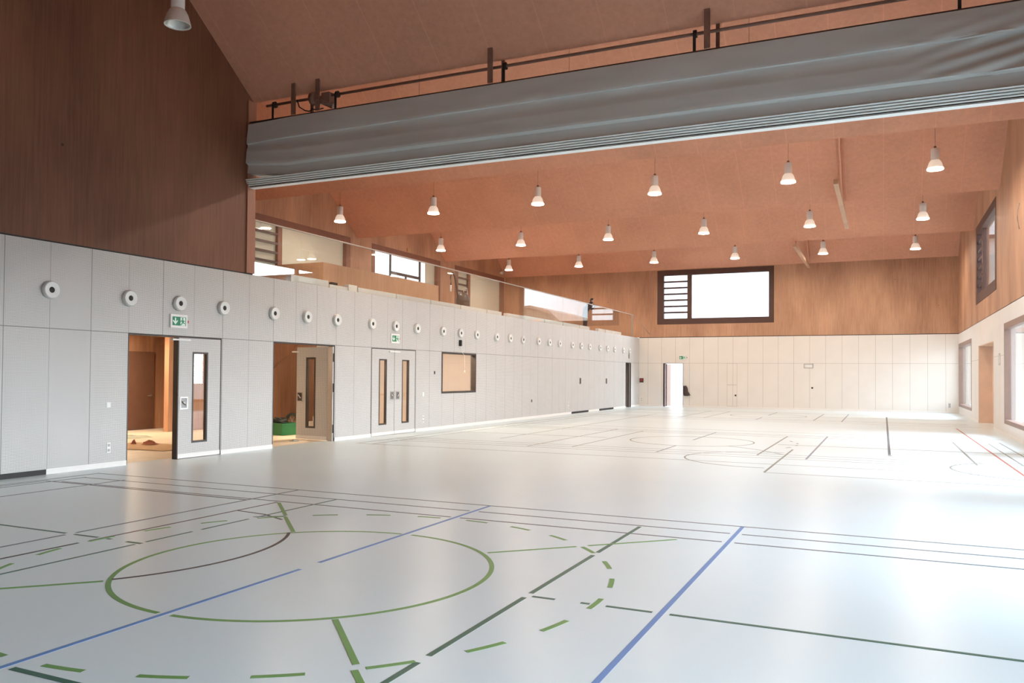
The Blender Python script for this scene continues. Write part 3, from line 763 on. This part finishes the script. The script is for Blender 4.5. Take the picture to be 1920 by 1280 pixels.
for i, y in enumerate(ny):
    if i in nlab: lab = nlab[i]
    elif i <= 19: lab = 'small air nozzle, %s beyond those above the control room window' % ordn[i - 12]
    elif i == 26: lab = 'farthest air nozzle on the left wall'
    else: lab = 'small air nozzle, %s nearer than the farthest one' % ordn[26 - i]
    if i == 0: o = nz; o.location = (XL, y, 3.41); o['label'] = lab
    else: o = copy_tree(nz, (XL, y, 3.41), lab)
    o['group'] = 'round air nozzles in a row on the left wall'

# ------------------------------------------------------------------ exit signs
def exit_sign(loc, rz, label, W=.47, H=.30, arrow='down'):
    """local x = width to the right as seen, local y = away from wall is -y"""
    t = thing('exit_sign', label, 'exit sign', loc, rz)
    MB().box(-W / 2, W / 2, -.035, 0, -H / 2, H / 2).build('sign_housing', M_plast, t, .004)
    w, h = W * .8, H * .64
    g = MB().box(-w / 2, w / 2, -.038, -.034, -h / 2, h / 2).build('green_panel', M_green, t)
    def poly(pts, m, name, y=-.040): return MB().prism([(p[0] * w, p[1] * h) for p in pts], 1, y, -.037).build(name, m, g)
    # arrow
    if arrow == 'down':
        poly([(-.33, .38), (-.25, .38), (-.25, -.08), (-.14, .12), (-.10, .02), (-.29, -.40), (-.48, .02), (-.44, .12), (-.33, -.08)], M_signw, 'arrow_mark')
    else:
        poly([(-.46, 0), (-.28, .36), (-.22, .30), (-.32, .09), (-.08, .09), (-.08, -.09), (-.32, -.09), (-.22, -.30), (-.28, -.36)], M_signw, 'arrow_mark')
    # doorway and running figure
    poly([(.08, -.48), (.44, -.48), (.44, .45), (.08, .45)], M_signw, 'doorway_mark')
    f = MB(); y0, y1 = -.042, -.0395
    def pf(pts): f.prism([(p[0] * w, p[1] * h) for p in pts], 1, y0, y1)
    pf([(.20, .20), (.27, .20), (.29, .30), (.27, .40), (.20, .40), (.18, .30)])            # head
    pf([(.18, .16), (.30, .16), (.31, -.10), (.20, -.16)])                                # torso
    pf([(.30, .14), (.41, .02), (.38, -.06), (.28, .04)])                                 # fore arm
    pf([(.19, .14), (.08, .04), (.08, -.08), (.20, .02)])                                 # rear arm
    pf([(.24, -.10), (.31, -.08), (.40, -.22), (.40, -.30), (.33, -.28)])                 # front leg
    pf([(.20, -.12), (.27, -.14), (.20, -.34), (.10, -.46), (.06, -.40), (.14, -.30)])    # rear leg
    f.build('running_figure_mark', M_green, g)
    MB().box(W / 2 + .015, W / 2 + .05, -.02, 0, -.03, .03).build('status_light', M_red, t)
    return t
exit_sign((XL, 13.125, 3.02), PI / 2, 'green exit sign with down arrow above the nearest doorway')
exit_sign((XL, 21.83, 3.02), PI / 2, 'green exit sign above the closed double door')
exit_sign((-11.28, YF, 3.05), 0, 'small green exit sign above the bright far door')
o = MB().box(0, .05, -.16, .16, -.1, .1).build('safety_sign', M_card, None, 0, (XG, 37.69, 8.62)); tag(o, 'small pale sign plate on the wood above the middle gallery window', 'sign')
t = thing('wall_speaker', 'small white speaker on the gallery wood wall near the far corner', 'speaker', (XG, 49.26, 8.75))
MB().box(0, .04, -.03, .03, -.04, .04).build('bracket', M_plast, t)
MB().lathe([(0, 0), (.07, .0), (.1, .2), (.08, .21), (0, .19)], 20, Matrix.Translation((.04, 0, 0)) @ Matrix.Rotation(PI / 2, 4, 'Y')).build('horn', M_plast, t)

# ------------------------------------------------------------------ switches, sockets, small wall fittings
def plate(name, label, cat, loc, face, w, h, ins=1):
    rz = {'L': 0, 'F': -PI / 2, 'R': PI}[face]
    t = thing(name, label, cat, loc, rz)
    MB().box(0, .012, -w / 2, w / 2, -h / 2, h / 2).build('cover_plate', M_plast, t, .003)
    for k in range(ins):
        c = (k - (ins - 1) / 2) * h / ins
        MB().box(.012, .017, -w * .32, w * .32, c - w * .32, c + w * .32).build('rocker' if name == 'light_switch' else 'outlet_insert', M_plast if name == 'light_switch' else M_plastd, t, .002)
    return t
plate('light_switch', 'white light switch left of the nearest doorway', 'light switch', (XL, 11.39, 1.24), 'L', .10, .10)
plate('wall_socket', 'double white socket low on the wall left of the nearest doorway', 'socket', (XL, 11.41, .39), 'L', .085, .20, 2)
plate('light_switch', 'white light switch right of the closed double door', 'light switch', (XL, 23.60, 1.23), 'L', .11, .14)
plate('wall_socket', 'white socket low on the wall right of the closed double door', 'socket', (XL, 23.62, .40), 'L', .09, .22, 2)
plate('wall_socket', 'white socket low on the left wall just before the black floor gaps', 'socket', (XL, 37.5, .42), 'L', .1, .3, 2)
plate('wall_socket', 'white socket low on the far wall left of the bright door', 'socket', (-13.85, YF, .42), 'F', .10, .24, 2)
plate('wall_socket', 'white socket low on the far wall beside the right corner', 'socket', (3.25, YF, .42), 'F', .18, .24, 2)
def knob(label, loc, face, w=.07, h=.10, m=None, name='flush_handle'):
    rz = {'L': 0, 'F': -PI / 2, 'R': PI}[face]
    t = thing(name, label, 'handle', loc, rz)
    MB().box(0, .012, -w / 2, w / 2, -h / 2, h / 2).build('cover_plate', m or M_steel, t, .003)
    MB().box(.012, .02, -w * .2, w * .2, -h * .3, h * .3).build('grip', M_dark, t)
    return t
knob('small dark keyhole plate left of the control room window', (XL, 24.36, 1.96), 'L', .07, .11, M_dark)
knob('small round handle at a hatch on the left wall past the window', (XL, 32.9, .77), 'L', .08, .12, M_dark)
knob('dark pull plate on the left store gate above the first floor gap', (XL, 39.2, 1.62), 'L', .2, .30, M_bframe)
knob('dark pull plate on the farther store gate above the second floor gap', (XL, 43.5, 1.60), 'L', .2, .30, M_bframe)
knob('tall dark plate high on the left wall beside the far corner', (XL, 47.9, 3.08), 'L', .13, .28, M_dark)
knob('small dark knob on the hatch in the far wall', (-8.08, YF, .77), 'F', .10, .10, M_dark)
knob('small dark knob in the middle of the far wall', (-3.75, YF, 1.28), 'F', .10, .10, M_dark)
# black speaker with hanging cable over the control window
t = thing('wall_speaker', 'slim black speaker on the left wall above the control room window', 'speaker', (XL, 26.16, 3.045))
MB().box(0, .09, -.045, .045, -.11, .11).build('speaker_case', M_strap, t, .006)
MB().tube([(.02, 0, -.11), (.04, .08, -.3), (.06, .3, -.45), (.05, .33, -.8), (.06, .31, -1.0)], .006, 6).build('cable', M_plast, t)
MB().cyl((.06, .31, -1.07), (.06, .31, -1.0), .02, 10).build('cable_plug', M_plast, t)
# fire alarm box
t = thing('fire_alarm_box', 'dark red alarm box left of the bright far door', 'alarm box', (-13.86, YF, 1.62))
MB().box(-.12, .12, -.07, 0, -.13, .14).build('case', M_bframe, t, .01); MB().box(-.07, .07, -.078, -.07, -.02, .08).build('push_plate', M_red, t); MB().box(-.08, .08, -.075, 0, -.22, -.14).build('label_plate', M_plast, t)
# vent grille + hatch on far wall
t = thing('wall_grille', 'small framed ventilation grille high in the far panels', 'grille', (-3.95, YF, 2.545))
wall(MB(), 'Y', -.015, 0, -.26, .26, -.13, .13, [(-.22, .22, -.09, .09)]).build('frame', M_steel, t)
for k in range(5): MB().box(-.22, .22, -.012, -.004, -.085 + k * .038, -.065 + k * .038).build('slat', M_bar, t)
def outline(name, label, x0, x1, z0, z1, w=.014):
    o = wall(MB(), 'Y', YF - .0065, YF - .0005, x0, x1, z0, z1, [(x0 + w, x1 - w, z0 + w, z1 - w)]).build(name, M_plastd); return tag(o, label, 'hatch')
outline('upper_hatch', 'upper hatch outline in the far wall panels', -8.59, -7.99, 1.41, 2.70)
outline('lower_hatch', 'lower hatch outline with a knob in the far wall panels', -8.59, -7.99, .10, 1.39)
# jacket hanging beside the far door
t = bmesh.new(); mb = MB(); rings = []
for j in range(9):
    z = 1.30 - j * .074; w = .10 + .025 * j ** .6 + (.02 if j > 5 else 0); d = .05 + .03 * math.sin(j * .5)
    cxx = -11.13 + .016 * j
    for k in range(14):
        a = 2 * PI * k / 14
        rings.append((cxx + w * math.cos(a) * (1 + .12 * math.sin(3 * a + j)), YF - .07 + d * math.sin(a), z + .02 * math.sin(2 * a + j)))
fs = [(j * 14 + k, j * 14 + (k + 1) % 14, (j + 1) * 14 + (k + 1) % 14, (j + 1) * 14 + k) for j in range(8) for k in range(14)]
fs += [tuple(range(14))[::-1], tuple(range(8 * 14, 9 * 14))]
mb.add(rings, fs, True); tag(mb.build('hanging_jacket', M_bag), 'dark jacket hanging on the wall right of the bright far door', 'jacket')
# intercom on the right wall
t = thing('wall_panel', 'narrow grey control strip on the right wall between recess and large window', 'control panel', (XR, 33.2, 2.59))
wall(MB(), 'X', -.012, 0, -.2, .2, -.22, .2, [(-.13, .13, -.16, .14)]).build('frame', M_steel, t); MB().box(-.006, 0, -.13, .13, -.16, .14).build('face', M_plast, t)
tag(MB().tube([(XR - .01, 28.38, 7.15), (XR - .03, 28.6, 7.0), (XR - .02, 28.7, 6.75), (XR - .02, 28.5, 6.5), (XR - .01, 28.42, 6.38)], .012, 6).build('loose_cable', M_plastd), 'loose cable hanging on the right wood wall', 'cable')

# ------------------------------------------------------------------ foyer objects
def crumple(cx_, cy_, r, h, seed, nx=14):
    mb = MB(); vs = []; n = nx
    for j in range(7):
        t = j / 6
        for k in range(n):
            a = 2 * PI * k / n; rr = r * (1 - t * .75) * (1 + .5 * noise.noise(Vector((math.cos(a) * 2, math.sin(a) * 2, seed + t * 2))))
            vs.append((cx_ + rr * math.cos(a), cy_ + rr * math.sin(a), max(.0, h * t * (1 + .6 * noise.noise(Vector((a, t * 3, seed)))))))
    fs = [(j * n + k, j * n + (k + 1) % n, (j + 1) * n + (k + 1) % n, (j + 1) * n + k) for j in range(6) for k in range(n)] + [tuple(range(6 * n, 7 * n)), tuple(range(n))[::-1]]
    return mb.add(vs, fs)
cs = MB(); g = 12
pts = []
for j in range(g):
    for i in range(g):
        x = -18.3 + 2.6 * i / (g - 1); y = 14.1 + 1.6 * j / (g - 1) + .2 * i / (g - 1)
        pts.append((x, y, .004 + .012 * abs(noise.noise(Vector((x * 2, y * 2, 0))))))
n0 = len(pts); pts += [(x, y, z + .005) for x, y, z in pts]
fs = [(j * g + i, j * g + i + 1, (j + 1) * g + i + 1, (j + 1) * g + i) for j in range(g - 1) for i in range(g - 1)]
fs += [tuple(n0 + q for q in f) for f in fs]
cs.add(pts, fs); tag(cs.build('cardboard_sheet', M_card), 'flat brown cardboard sheet on the foyer floor inside the nearest doorway', 'cardboard')
tag(crumple(-17.35, 15.35, .20, .10, 1).build('crumpled_paper', M_rust, None, 0, (0, 0, .024)), 'crumpled rust brown paper on the cardboard in the foyer', 'scrap')
tag(crumple(-17.75, 15.2, .07, .10, 5).build('torn_scrap', M_rust, None, 0, (0, 0, .024)), 'small upright torn scrap left of the crumpled paper', 'scrap')
tag(crumple(-20.1, 16.9, .75, .05, 9).build('floor_sheet', pmat('grey_foil', (.35, .36, .28), .1, 5, .7)), 'thin grey foil sheet lying farther back on the foyer floor', 'sheet')
# green crate with hoses
t = thing('plastic_crate', 'green plastic crate full of black hoses in the second doorway', 'crate', (-16.95, 19.95, 0), math.radians(-12))
cw, cd, chh = .42, .28, .36
mb = MB()
for (a, b, c, d) in ((-cw, cw, -cd, -cd + .02), (-cw, cw, cd - .02, cd), (-cw, -cw + .02, -cd + .02, cd - .02), (cw - .02, cw, -cd + .02, cd - .02)): mb.box(a, b, c, d, .0, chh)
mb.box(-cw, cw, -cd, cd, 0, .02); mb.build('tub', M_crate, t, .006)
rm = MB(); rm.box(-cw - .02, cw + .02, -cd - .02, -cd, chh - .04, chh + .01); rm.box(-cw - .02, cw + .02, cd, cd + .02, chh - .04, chh + .01); rm.box(-cw - .02, -cw, -cd, cd, chh - .04, chh + .01); rm.box(cw, cw + .02, -cd, cd, chh - .04, chh + .01)
rm.build('rim', M_crate, t, .004)
hs = MB(); pts = []
for k in range(120):
    a = k * .42; r = .17 + .05 * math.sin(k * .31); pts.append((-.1 + r * math.cos(a) * 1.2, r * math.sin(a), .30 + .0016 * k + .03 * math.sin(k * .77)))
hs.tube(pts, .022, 8)
tag(hs.build('coiled_hose', M_hose, None, 0, (-16.95, 19.95, 0)), 'coil of black hose piled in the green crate', 'hose')
hs = MB(); pts = [(-17.45 + .13 * math.cos(k * .5) - .002 * k, 19.55 + .12 * math.sin(k * .5), .05 + .012 * k) for k in range(44)]
tag(MB().tube(pts, .02, 8).build('loose_hose', M_hose), 'tangled black hose on the floor left of the green crate', 'hose')
# barrow wheel behind
t = thing('barrow_wheel', 'black wheel leaning behind the green crate', 'wheel', (-18.2, 22.0, 0))
R = Matrix.Translation((0, 0, .28)) @ Matrix.Rotation(PI / 2, 4, 'X') @ Matrix.Translation((0, 0, -.04))
MB().lathe([(.20, 0), (.26, .0), (.28, .02), (.28, .06), (.26, .08), (.20, .08), (.20, 0)], 32, R).build('tyre', M_hose, t)
MB().lathe([(0, .03), (.03, .03), (.03, .05), (0, .05)], 16, R).build('hub', M_steel, t)
for k in range(6):
    a = k * PI / 3; MB().cyl(R @ Vector((.03 * math.cos(a), .03 * math.sin(a), .04)), R @ Vector((.2 * math.cos(a), .2 * math.sin(a), .04)), .008, 6).build('spoke', M_steel, t)
tag(crumple(-14.95, 18.15, .14, .05, 12).build('crumpled_foil', pmat('grey_scrap', (.3, .3, .26), .3, 14, .5)), 'crumpled grey foil on the threshold of the second doorway', 'scrap')

# ------------------------------------------------------------------ divider curtain
cur = thing('divider_curtain', 'raised grey divider curtain folded into a long pelmet across the hall', 'divider curtain', (0, 15.2, 6.4))
prof = [(.16, 1.57), (.0, 1.575), (-.03, 1.56), (-.055, 1.38), (-.078, 1.22), (-.088, 1.11), (-.085, 1.075), (-.045, 1.062), (-.04, 1.03), (-.042, .94), (-.058, .86), (-.078, .78), (-.084, .70),
        (-.095, .60), (-.108, .51), (-.106, .462), (-.05, .445), (-.02, .42), (-.02, .33), (-.035, .24), (-.05, .205)]
fine = []
for i in range(len(prof) - 1):
    for k in range(3):
        t_ = k / 3; fine.append((prof[i][0] * (1 - t_) + prof[i + 1][0] * t_, prof[i][1] * (1 - t_) + prof[i + 1][1] * t_))
fine.append(prof[-1])
def hang(x):  # the left end is gathered slightly lower at the top and higher at the bottom
    return 0.0
X0, X1, NX = -14.0, XR - .04, 300
vs, fs = [], []
full = fine + [(.38, .205), (.42, .6), (.40, 1.2), (.34, 1.57)]
n = len(full)
for i in range(NX + 1):
    x = X0 + (X1 - X0) * i / NX
    e = max(0, 1 - (x - X0) / 1.2)
    for (y, z) in full:
        w = 0
        if .42 < z < 1.5 and y < .1:
            w = .016 * noise.noise(Vector((x * .35, z * 3.0, 1))) + .007 * noise.noise(Vector((x * 1.1 + z * 3, z * 5, 4)))
            if x > .2: w += .03 * min(1, (x - .2) / 1.5) * math.sin((z - (x - .8) * .22) * 26) * (1 if z < 1.1 else .3)
        zz = z - (.03 * e if z > .9 else 0) + (.10 * e * (1.57 - z) if z < .9 else 0)
        vs.append((x, y + w, zz))
for i in range(NX):
    for k in range(n):
        k2 = (k + 1) % n; fs.append((i * n + k, i * n + k2, (i + 1) * n + k2, (i + 1) * n + k))
fs += [tuple(range(n))[::-1], tuple(range(NX * n, NX * n + n))]
mb = MB().add(vs, fs, True); mb.sm[-2:] = [False, False]
cf = mb.build('curtain_fabric', M_fabric, cur); cf.data.set_sharp_from_angle(angle=math.radians(38))
for k in range(5):
    yo, zb = -.07 + k * .022, .165 - k * .043
    nose = [(yo + .03 - .03 * math.sin(t * PI / 6), zb + .017 - .017 * math.cos(t * PI / 6)) for t in range(7)]
    MB().prism(nose + [(.20, zb + .034), (.20, zb)], 0, -14.04, XR - .02).build('bottom_bar', M_bar, cur)
MB().box(-13.98, XR - .05, .02, .19, -.002, .215).build('bar_carrier', M_dark, cur)
MB().box(-14.0, XR - .05, .0, .34, 1.58, 1.60).build('top_rail', M_bframe, cur)
MB().cyl((-13.55, .10, 1.96), (XR - .05, .10, 1.96), .032, 16).build('winding_shaft', M_tube, cur)
for x in (-13.30, -11.46, -7.18, -3.22, 1.15):
    s_ = MB().cyl((x - .03, .10, 1.96), (x + .03, .10, 1.96), .075, 20).build('strap_drum', M_strap, cur)
    MB().box(x - .028, x + .028, .02, .035, 1.60, 1.95).build('lifting_strap', M_strap, s_)
for x in (-12.62, -11.92, -7.46, -2.97):
    MB().box(x - .055, x + .055, -.06, -.02, 1.60, 2.36).build('hanger_plate', M_tube, cur)
for x in (-12.28, -7.28, -2.82): MB().box(x - .035, x + .035, .2, .24, 1.6, 2.14).build('hanger_post', M_tube, cur)
m_ = MB(); m_.cyl((-12.15, .05, 1.92), (-12.0, .05, 1.92), .15, 24); m_.cyl((-11.95, .0, 1.9), (-11.6, .14, 1.72), .075, 16); m_.box(-11.85, -11.62, .0, .2, 1.76, 2.02)
m_.build('motor', M_tube, cur)
MB().tube([(-12.55, 0, 1.95), (-12.5, .02, 1.78), (-12.35, .04, 1.68), (-12.2, .03, 1.64), (-12.1, .0, 1.68), (-12.0, .02, 1.64), (-11.8, .02, 1.66)], .014, 6).build('power_cable', M_strap, cur)

# ------------------------------------------------------------------ vacuum cleaner on the gallery
t = thing('vacuum_cleaner', 'dark construction vacuum cleaner with an upright hose on the gallery', 'vacuum cleaner', (-15.5, 29.15, ZT - .02))
MB().lathe([(0, .08), (.25, .08), (.27, .14), (.27, .52), (.26, .56), (0, .56)], 28).build('tank', M_vac, t)
MB().lathe([(0, .56), (.28, .56), (.29, .64), (.26, .78), (.18, .90), (.08, .95), (0, .95)], 28).build('motor_head', pmat('dark_grey_head', (.10, .09, .085), .1, 8, .4), t)
for dx, dy in ((.2, .2), (.2, -.2), (-.2, .2), (-.2, -.2)): MB().cyl((dx - .02, dy, .05), (dx + .02, dy, .05), .05, 14).build('caster', M_hose, t)
MB().tube([(.05, .42, .1), (.05, .30, 1.05), (.05, .27, 1.15), (-.12, .27, 1.15), (-.12, .30, 1.05), (-.12, .42, .1)], .016, 8).build('trolley_handle', M_plast, t)
MB().tube([(.1, -.25, .3), (.1, -.42, .1), (.08, -.50, .5), (.05, -.62, 1.1), (.02, -.74, 1.5), (0, -.86, 1.66), (0, -.98, 1.62), (0, -1.04, 1.45), (0, -1.0, 1.15)], .03, 10).build('hose', M_vac, t)
MB().cyl((0, -1.0, 1.15), (0, -1.02, .9), .035, 10).build('hose_end', M_plast, t)
MB().cyl((.0, .58, .14), (.04, .58, .14), .12, 18).build('rear_wheel', M_hose, t)
MB().cyl((0, .42, .14), (0, .58, .14), .02, 8).build('axle', M_steel, t)

# ------------------------------------------------------------------ person leaning on the gallery rail
per = thing('person', 'person in dark work clothes leaning over the glass balustrade of the gallery', 'person', (-14.72, 41.85, ZT - .02))
def skin_mesh(name, verts, edges, radii, m, parent, root=0, sub=2):
    me = bpy.data.meshes.new(name); me.from_pydata(verts, edges, []); me.materials.append(m)
    o = bpy.data.objects.new(name, me); C.objects.link(o); o.parent = parent
    sk = o.modifiers.new('skin', 'SKIN'); sk.use_smooth_shade = True
    for v, r in zip(me.skin_vertices[0].data, radii): v.radius = (r, r) if not isinstance(r, tuple) else r
    me.skin_vertices[0].data[root].use_root = True
    s_ = o.modifiers.new('sub', 'SUBSURF'); s_.levels = sub; s_.render_levels = sub
    return o
# person faces +X ; y across the shoulders
bv = [(-.02, 0, .93), (.02, 0, 1.10), (.10, 0, 1.28), (.20, 0, 1.43), (.27, 0, 1.50), (.35, 0, 1.56), (.40, 0, 1.65),   # pelvis..head 0-6
      (-.02, .10, .90), (.01, .12, .50), (-.02, .13, .09), (.12, .14, .03),                        # leg a 7-10
      (-.02, -.10, .90), (.02, -.15, .50), (-.03, -.18, .09), (.11, -.20, .03),                    # leg b 11-14
      (.19, .19, 1.42), (.30, .25, 1.20), (.53, .20, 1.43), (.60, .18, 1.43),                         # arm a 15-18
      (.19, -.19, 1.42), (.30, -.27, 1.20), (.53, -.22, 1.43), (.60, -.20, 1.43)]                     # arm b 19-22
be = [(0, 1), (1, 2), (2, 3), (3, 4), (4, 5), (5, 6), (0, 7), (7, 8), (8, 9), (9, 10), (0, 11), (11, 12), (12, 13), (13, 14), (3, 15), (15, 16), (16, 17), (17, 18), (3, 19), (19, 20), (20, 21), (21, 22)]
br = [1.3 * q for q in (.135, .125, .14, .13, .07, .06, .085, .095, .065, .048, .045, .095, .065, .048, .045, .065, .048, .038, .03, .065, .048, .038, .03)]
skin_mesh('body', bv, be, br, M_cloth, per)
hd = MB(); Mh = Matrix.Rotation(math.radians(25), 4, 'Y')
hd.ell((.40, 0, 1.68), (.10, .078, .12), 20, 14, Mh)
hd.ell((.505, 0, 1.65), (.018, .014, .022)); 
for s in (-1, 1): hd.ell((.40, s * .078, 1.67), (.022, .012, .032))
hd.build('head', M_skin, per)
hr_ = MB().ell((.385, 0, 1.705), (.108, .086, .115), 20, 14, Mh).build('hair', M_hair, per)
for s, hx in ((1, (.60, .18, 1.43)), (-1, (.60, -.20, 1.43))):
    vv = [(hx[0], hx[1], hx[2])]; ee = []; rr = [.028]
    vv.append((hx[0] + .06, hx[1], hx[2] + .012)); ee.append((0, 1)); rr.append(.030)
    for q, ln in enumerate((.07, .08, .075, .06)):
        oy = (q - 1.5) * .021; b0 = len(vv)
        vv += [(hx[0] + .095, hx[1] + oy, hx[2] + .012), (hx[0] + .095 + ln * .55, hx[1] + oy * 1.1, hx[2] + .0), (hx[0] + .09 + ln * .8, hx[1] + oy * 1.1, hx[2] - .03)]
        ee += [(1, b0), (b0, b0 + 1), (b0 + 1, b0 + 2)]; rr += [.010, .009, .008]
    b0 = len(vv); vv += [(hx[0] + .04, hx[1] - s * .035, hx[2] + .0), (hx[0] + .075, hx[1] - s * .052, hx[2] - .01)]; ee += [(0, b0), (b0, b0 + 1)]; rr += [.011, .009]
    skin_mesh('hand', vv, ee, rr, M_skin, per, 0, 1)

# ------------------------------------------------------------------ outdoors
struct(MB().box(-90, 90, -60, 160, -.45, -.2).build('ground', M_ground), 'pale gravel ground outside')
b = thing('neighbour_house', 'beige gabled house seen as a reflection of the far window in the gallery glass', 'house', (9, 88, -.2))
gp = [(-5.4, 0), (8, 0), (8, 6.2), (3.2, 9.7), (.5, 10.0), (-1.8, 9.3), (-5.2, 6.2)]
MB().prism(gp, 1, 0, 14).build('walls', M_ext, b)
MB().prism([(8.4, 5.9), (8.5, 6.3), (3.3, 10.0), (.5, 10.3), (-1.95, 9.6), (-5.6, 6.3), (-5.2, 6.2), (-1.8, 9.3), (.5, 10.0), (3.2, 9.7), (8, 6.2)], 1, -.3, 14.3).build('roof', M_roof, b)
MB().box(-.9, .5, -.12, 0, 7.6, 8.6).build('awning', M_orange, b)

t = thing('neighbour_wing', 'pale rendered wing standing outside the right hand windows', 'building', (5.2, 53.0, -.2))
MB().box(0, 16, 0, 8, 0, 10).build('walls', pmat('pale_render', (.55, .56, .53), .04, .6, .9), t)
MB().box(-.2, 16.2, -.2, 8.2, 10, 10.2).build('roof_edge', M_dark, t)
# ------------------------------------------------------------------ light
w = bpy.data.worlds.new('sky'); bpy.context.scene.world = w; w.use_nodes = True
bg = w.node_tree.nodes['Background']; N = w.node_tree.nodes; L = w.node_tree.links
tc = N.new('ShaderNodeTexCoord'); sp = N.new('ShaderNodeSeparateXYZ'); cr = N.new('ShaderNodeValToRGB')
L.new(tc.outputs['Generated'], sp.inputs[0]); L.new(sp.outputs[2], cr.inputs[0])
cr.color_ramp.elements[0].color = (.82, .92, 1.0, 1); cr.color_ramp.elements[1].color = (.64, .82, 1.0, 1)
L.new(cr.outputs[0], bg.inputs[0])
# overcast sky with its bright patch over the side of the large windows
dp = N.new('ShaderNodeVectorMath'); dp.operation = 'DOT_PRODUCT'; dp.inputs[1].default_value = Vector((1, .35, .35)).normalized()
L.new(tc.outputs['Generated'], dp.inputs[0])
mr = N.new('ShaderNodeMapRange'); mr.interpolation_type = 'SMOOTHSTEP'
mr.inputs['From Min'].default_value = .58; mr.inputs['From Max'].default_value = .97
mr.inputs['To Min'].default_value = 2.2; mr.inputs['To Max'].default_value = 21.0
L.new(dp.outputs['Value'], mr.inputs[0])
d2 = N.new('ShaderNodeVectorMath'); d2.operation = 'DOT_PRODUCT'; d2.inputs[1].default_value = Vector((-1, 0, .3)).normalized()
L.new(tc.outputs['Generated'], d2.inputs[0])
m2 = N.new('ShaderNodeMapRange'); m2.interpolation_type = 'SMOOTHSTEP'
m2.inputs['From Min'].default_value = .55; m2.inputs['From Max'].default_value = .95; m2.inputs['To Min'].default_value = 0; m2.inputs['To Max'].default_value = 9
L.new(d2.outputs['Value'], m2.inputs[0])
sm = N.new('ShaderNodeMath'); sm.operation = 'ADD'; L.new(mr.outputs[0], sm.inputs[0]); L.new(m2.outputs[0], sm.inputs[1]); L.new(sm.outputs[0], bg.inputs[1])
def portal(loc, rot, sx, sy):
    ld = bpy.data.lights.new('window_portal', 'AREA'); ld.shape = 'RECTANGLE'; ld.size = sx; ld.size_y = sy
    ld.cycles.is_portal = True
    o = bpy.data.objects.new('window_portal', ld); C.objects.link(o); o.location = loc; o.rotation_euler = rot
for a, b in RW: portal((XR + .52, (a + b) / 2, 2.07), (0, PI / 2, 0), 3.4, b - a)
portal((XR + .52, sum(RU) / 2, 6.8), (0, PI / 2, 0), 3.4, 7)
for a, b in WG: portal((XG - .42, (a + b) / 2, 6.8), (0, -PI / 2, 0), 3.4, 7)
portal(((FWX[0] + FWX[1]) / 2, YF + .32, 6.8), (-PI / 2, 0, 0), 7, 3.4)
portal(((DFX[0] + DFX[1]) / 2, YF + .32, 1.35), (-PI / 2, 0, 0), 1.2, 2.7)

# ------------------------------------------------------------------ camera
cam = bpy.data.cameras.new('camera'); co = bpy.data.objects.new('camera', cam); C.objects.link(co)
r = Vector((0.9074735636699577, 0.4200404856488143, 0.00759747695326517))
u = Vector((0.0013589056346553314, -0.021019312817901155, 0.9997781463225425))
f = Vector((-0.4201069918670996, 0.9072619130684212, 0.019645266091485918))
Mx = Matrix((( r.x, u.x, -f.x, 0), (r.y, u.y, -f.y, 0), (r.z, u.z, -f.z, 1.9), (0, 0, 0, 1)))
co.matrix_world = Mx
cam.sensor_width = 36; cam.sensor_fit = 'HORIZONTAL'; cam.lens = 1524.645 / 1920 * 36
cam.shift_x = (960 - 950.718) / 1920; cam.shift_y = (672.637 - 640) / 1920
cam.clip_end = 500
sc = bpy.context.scene; sc.camera = co
sc.view_settings.view_transform = 'Standard'; sc.view_settings.look = 'None'
sc.view_settings.gamma = 1; sc.view_settings.use_curve_mapping = False
sc.view_settings.exposure = 0.0
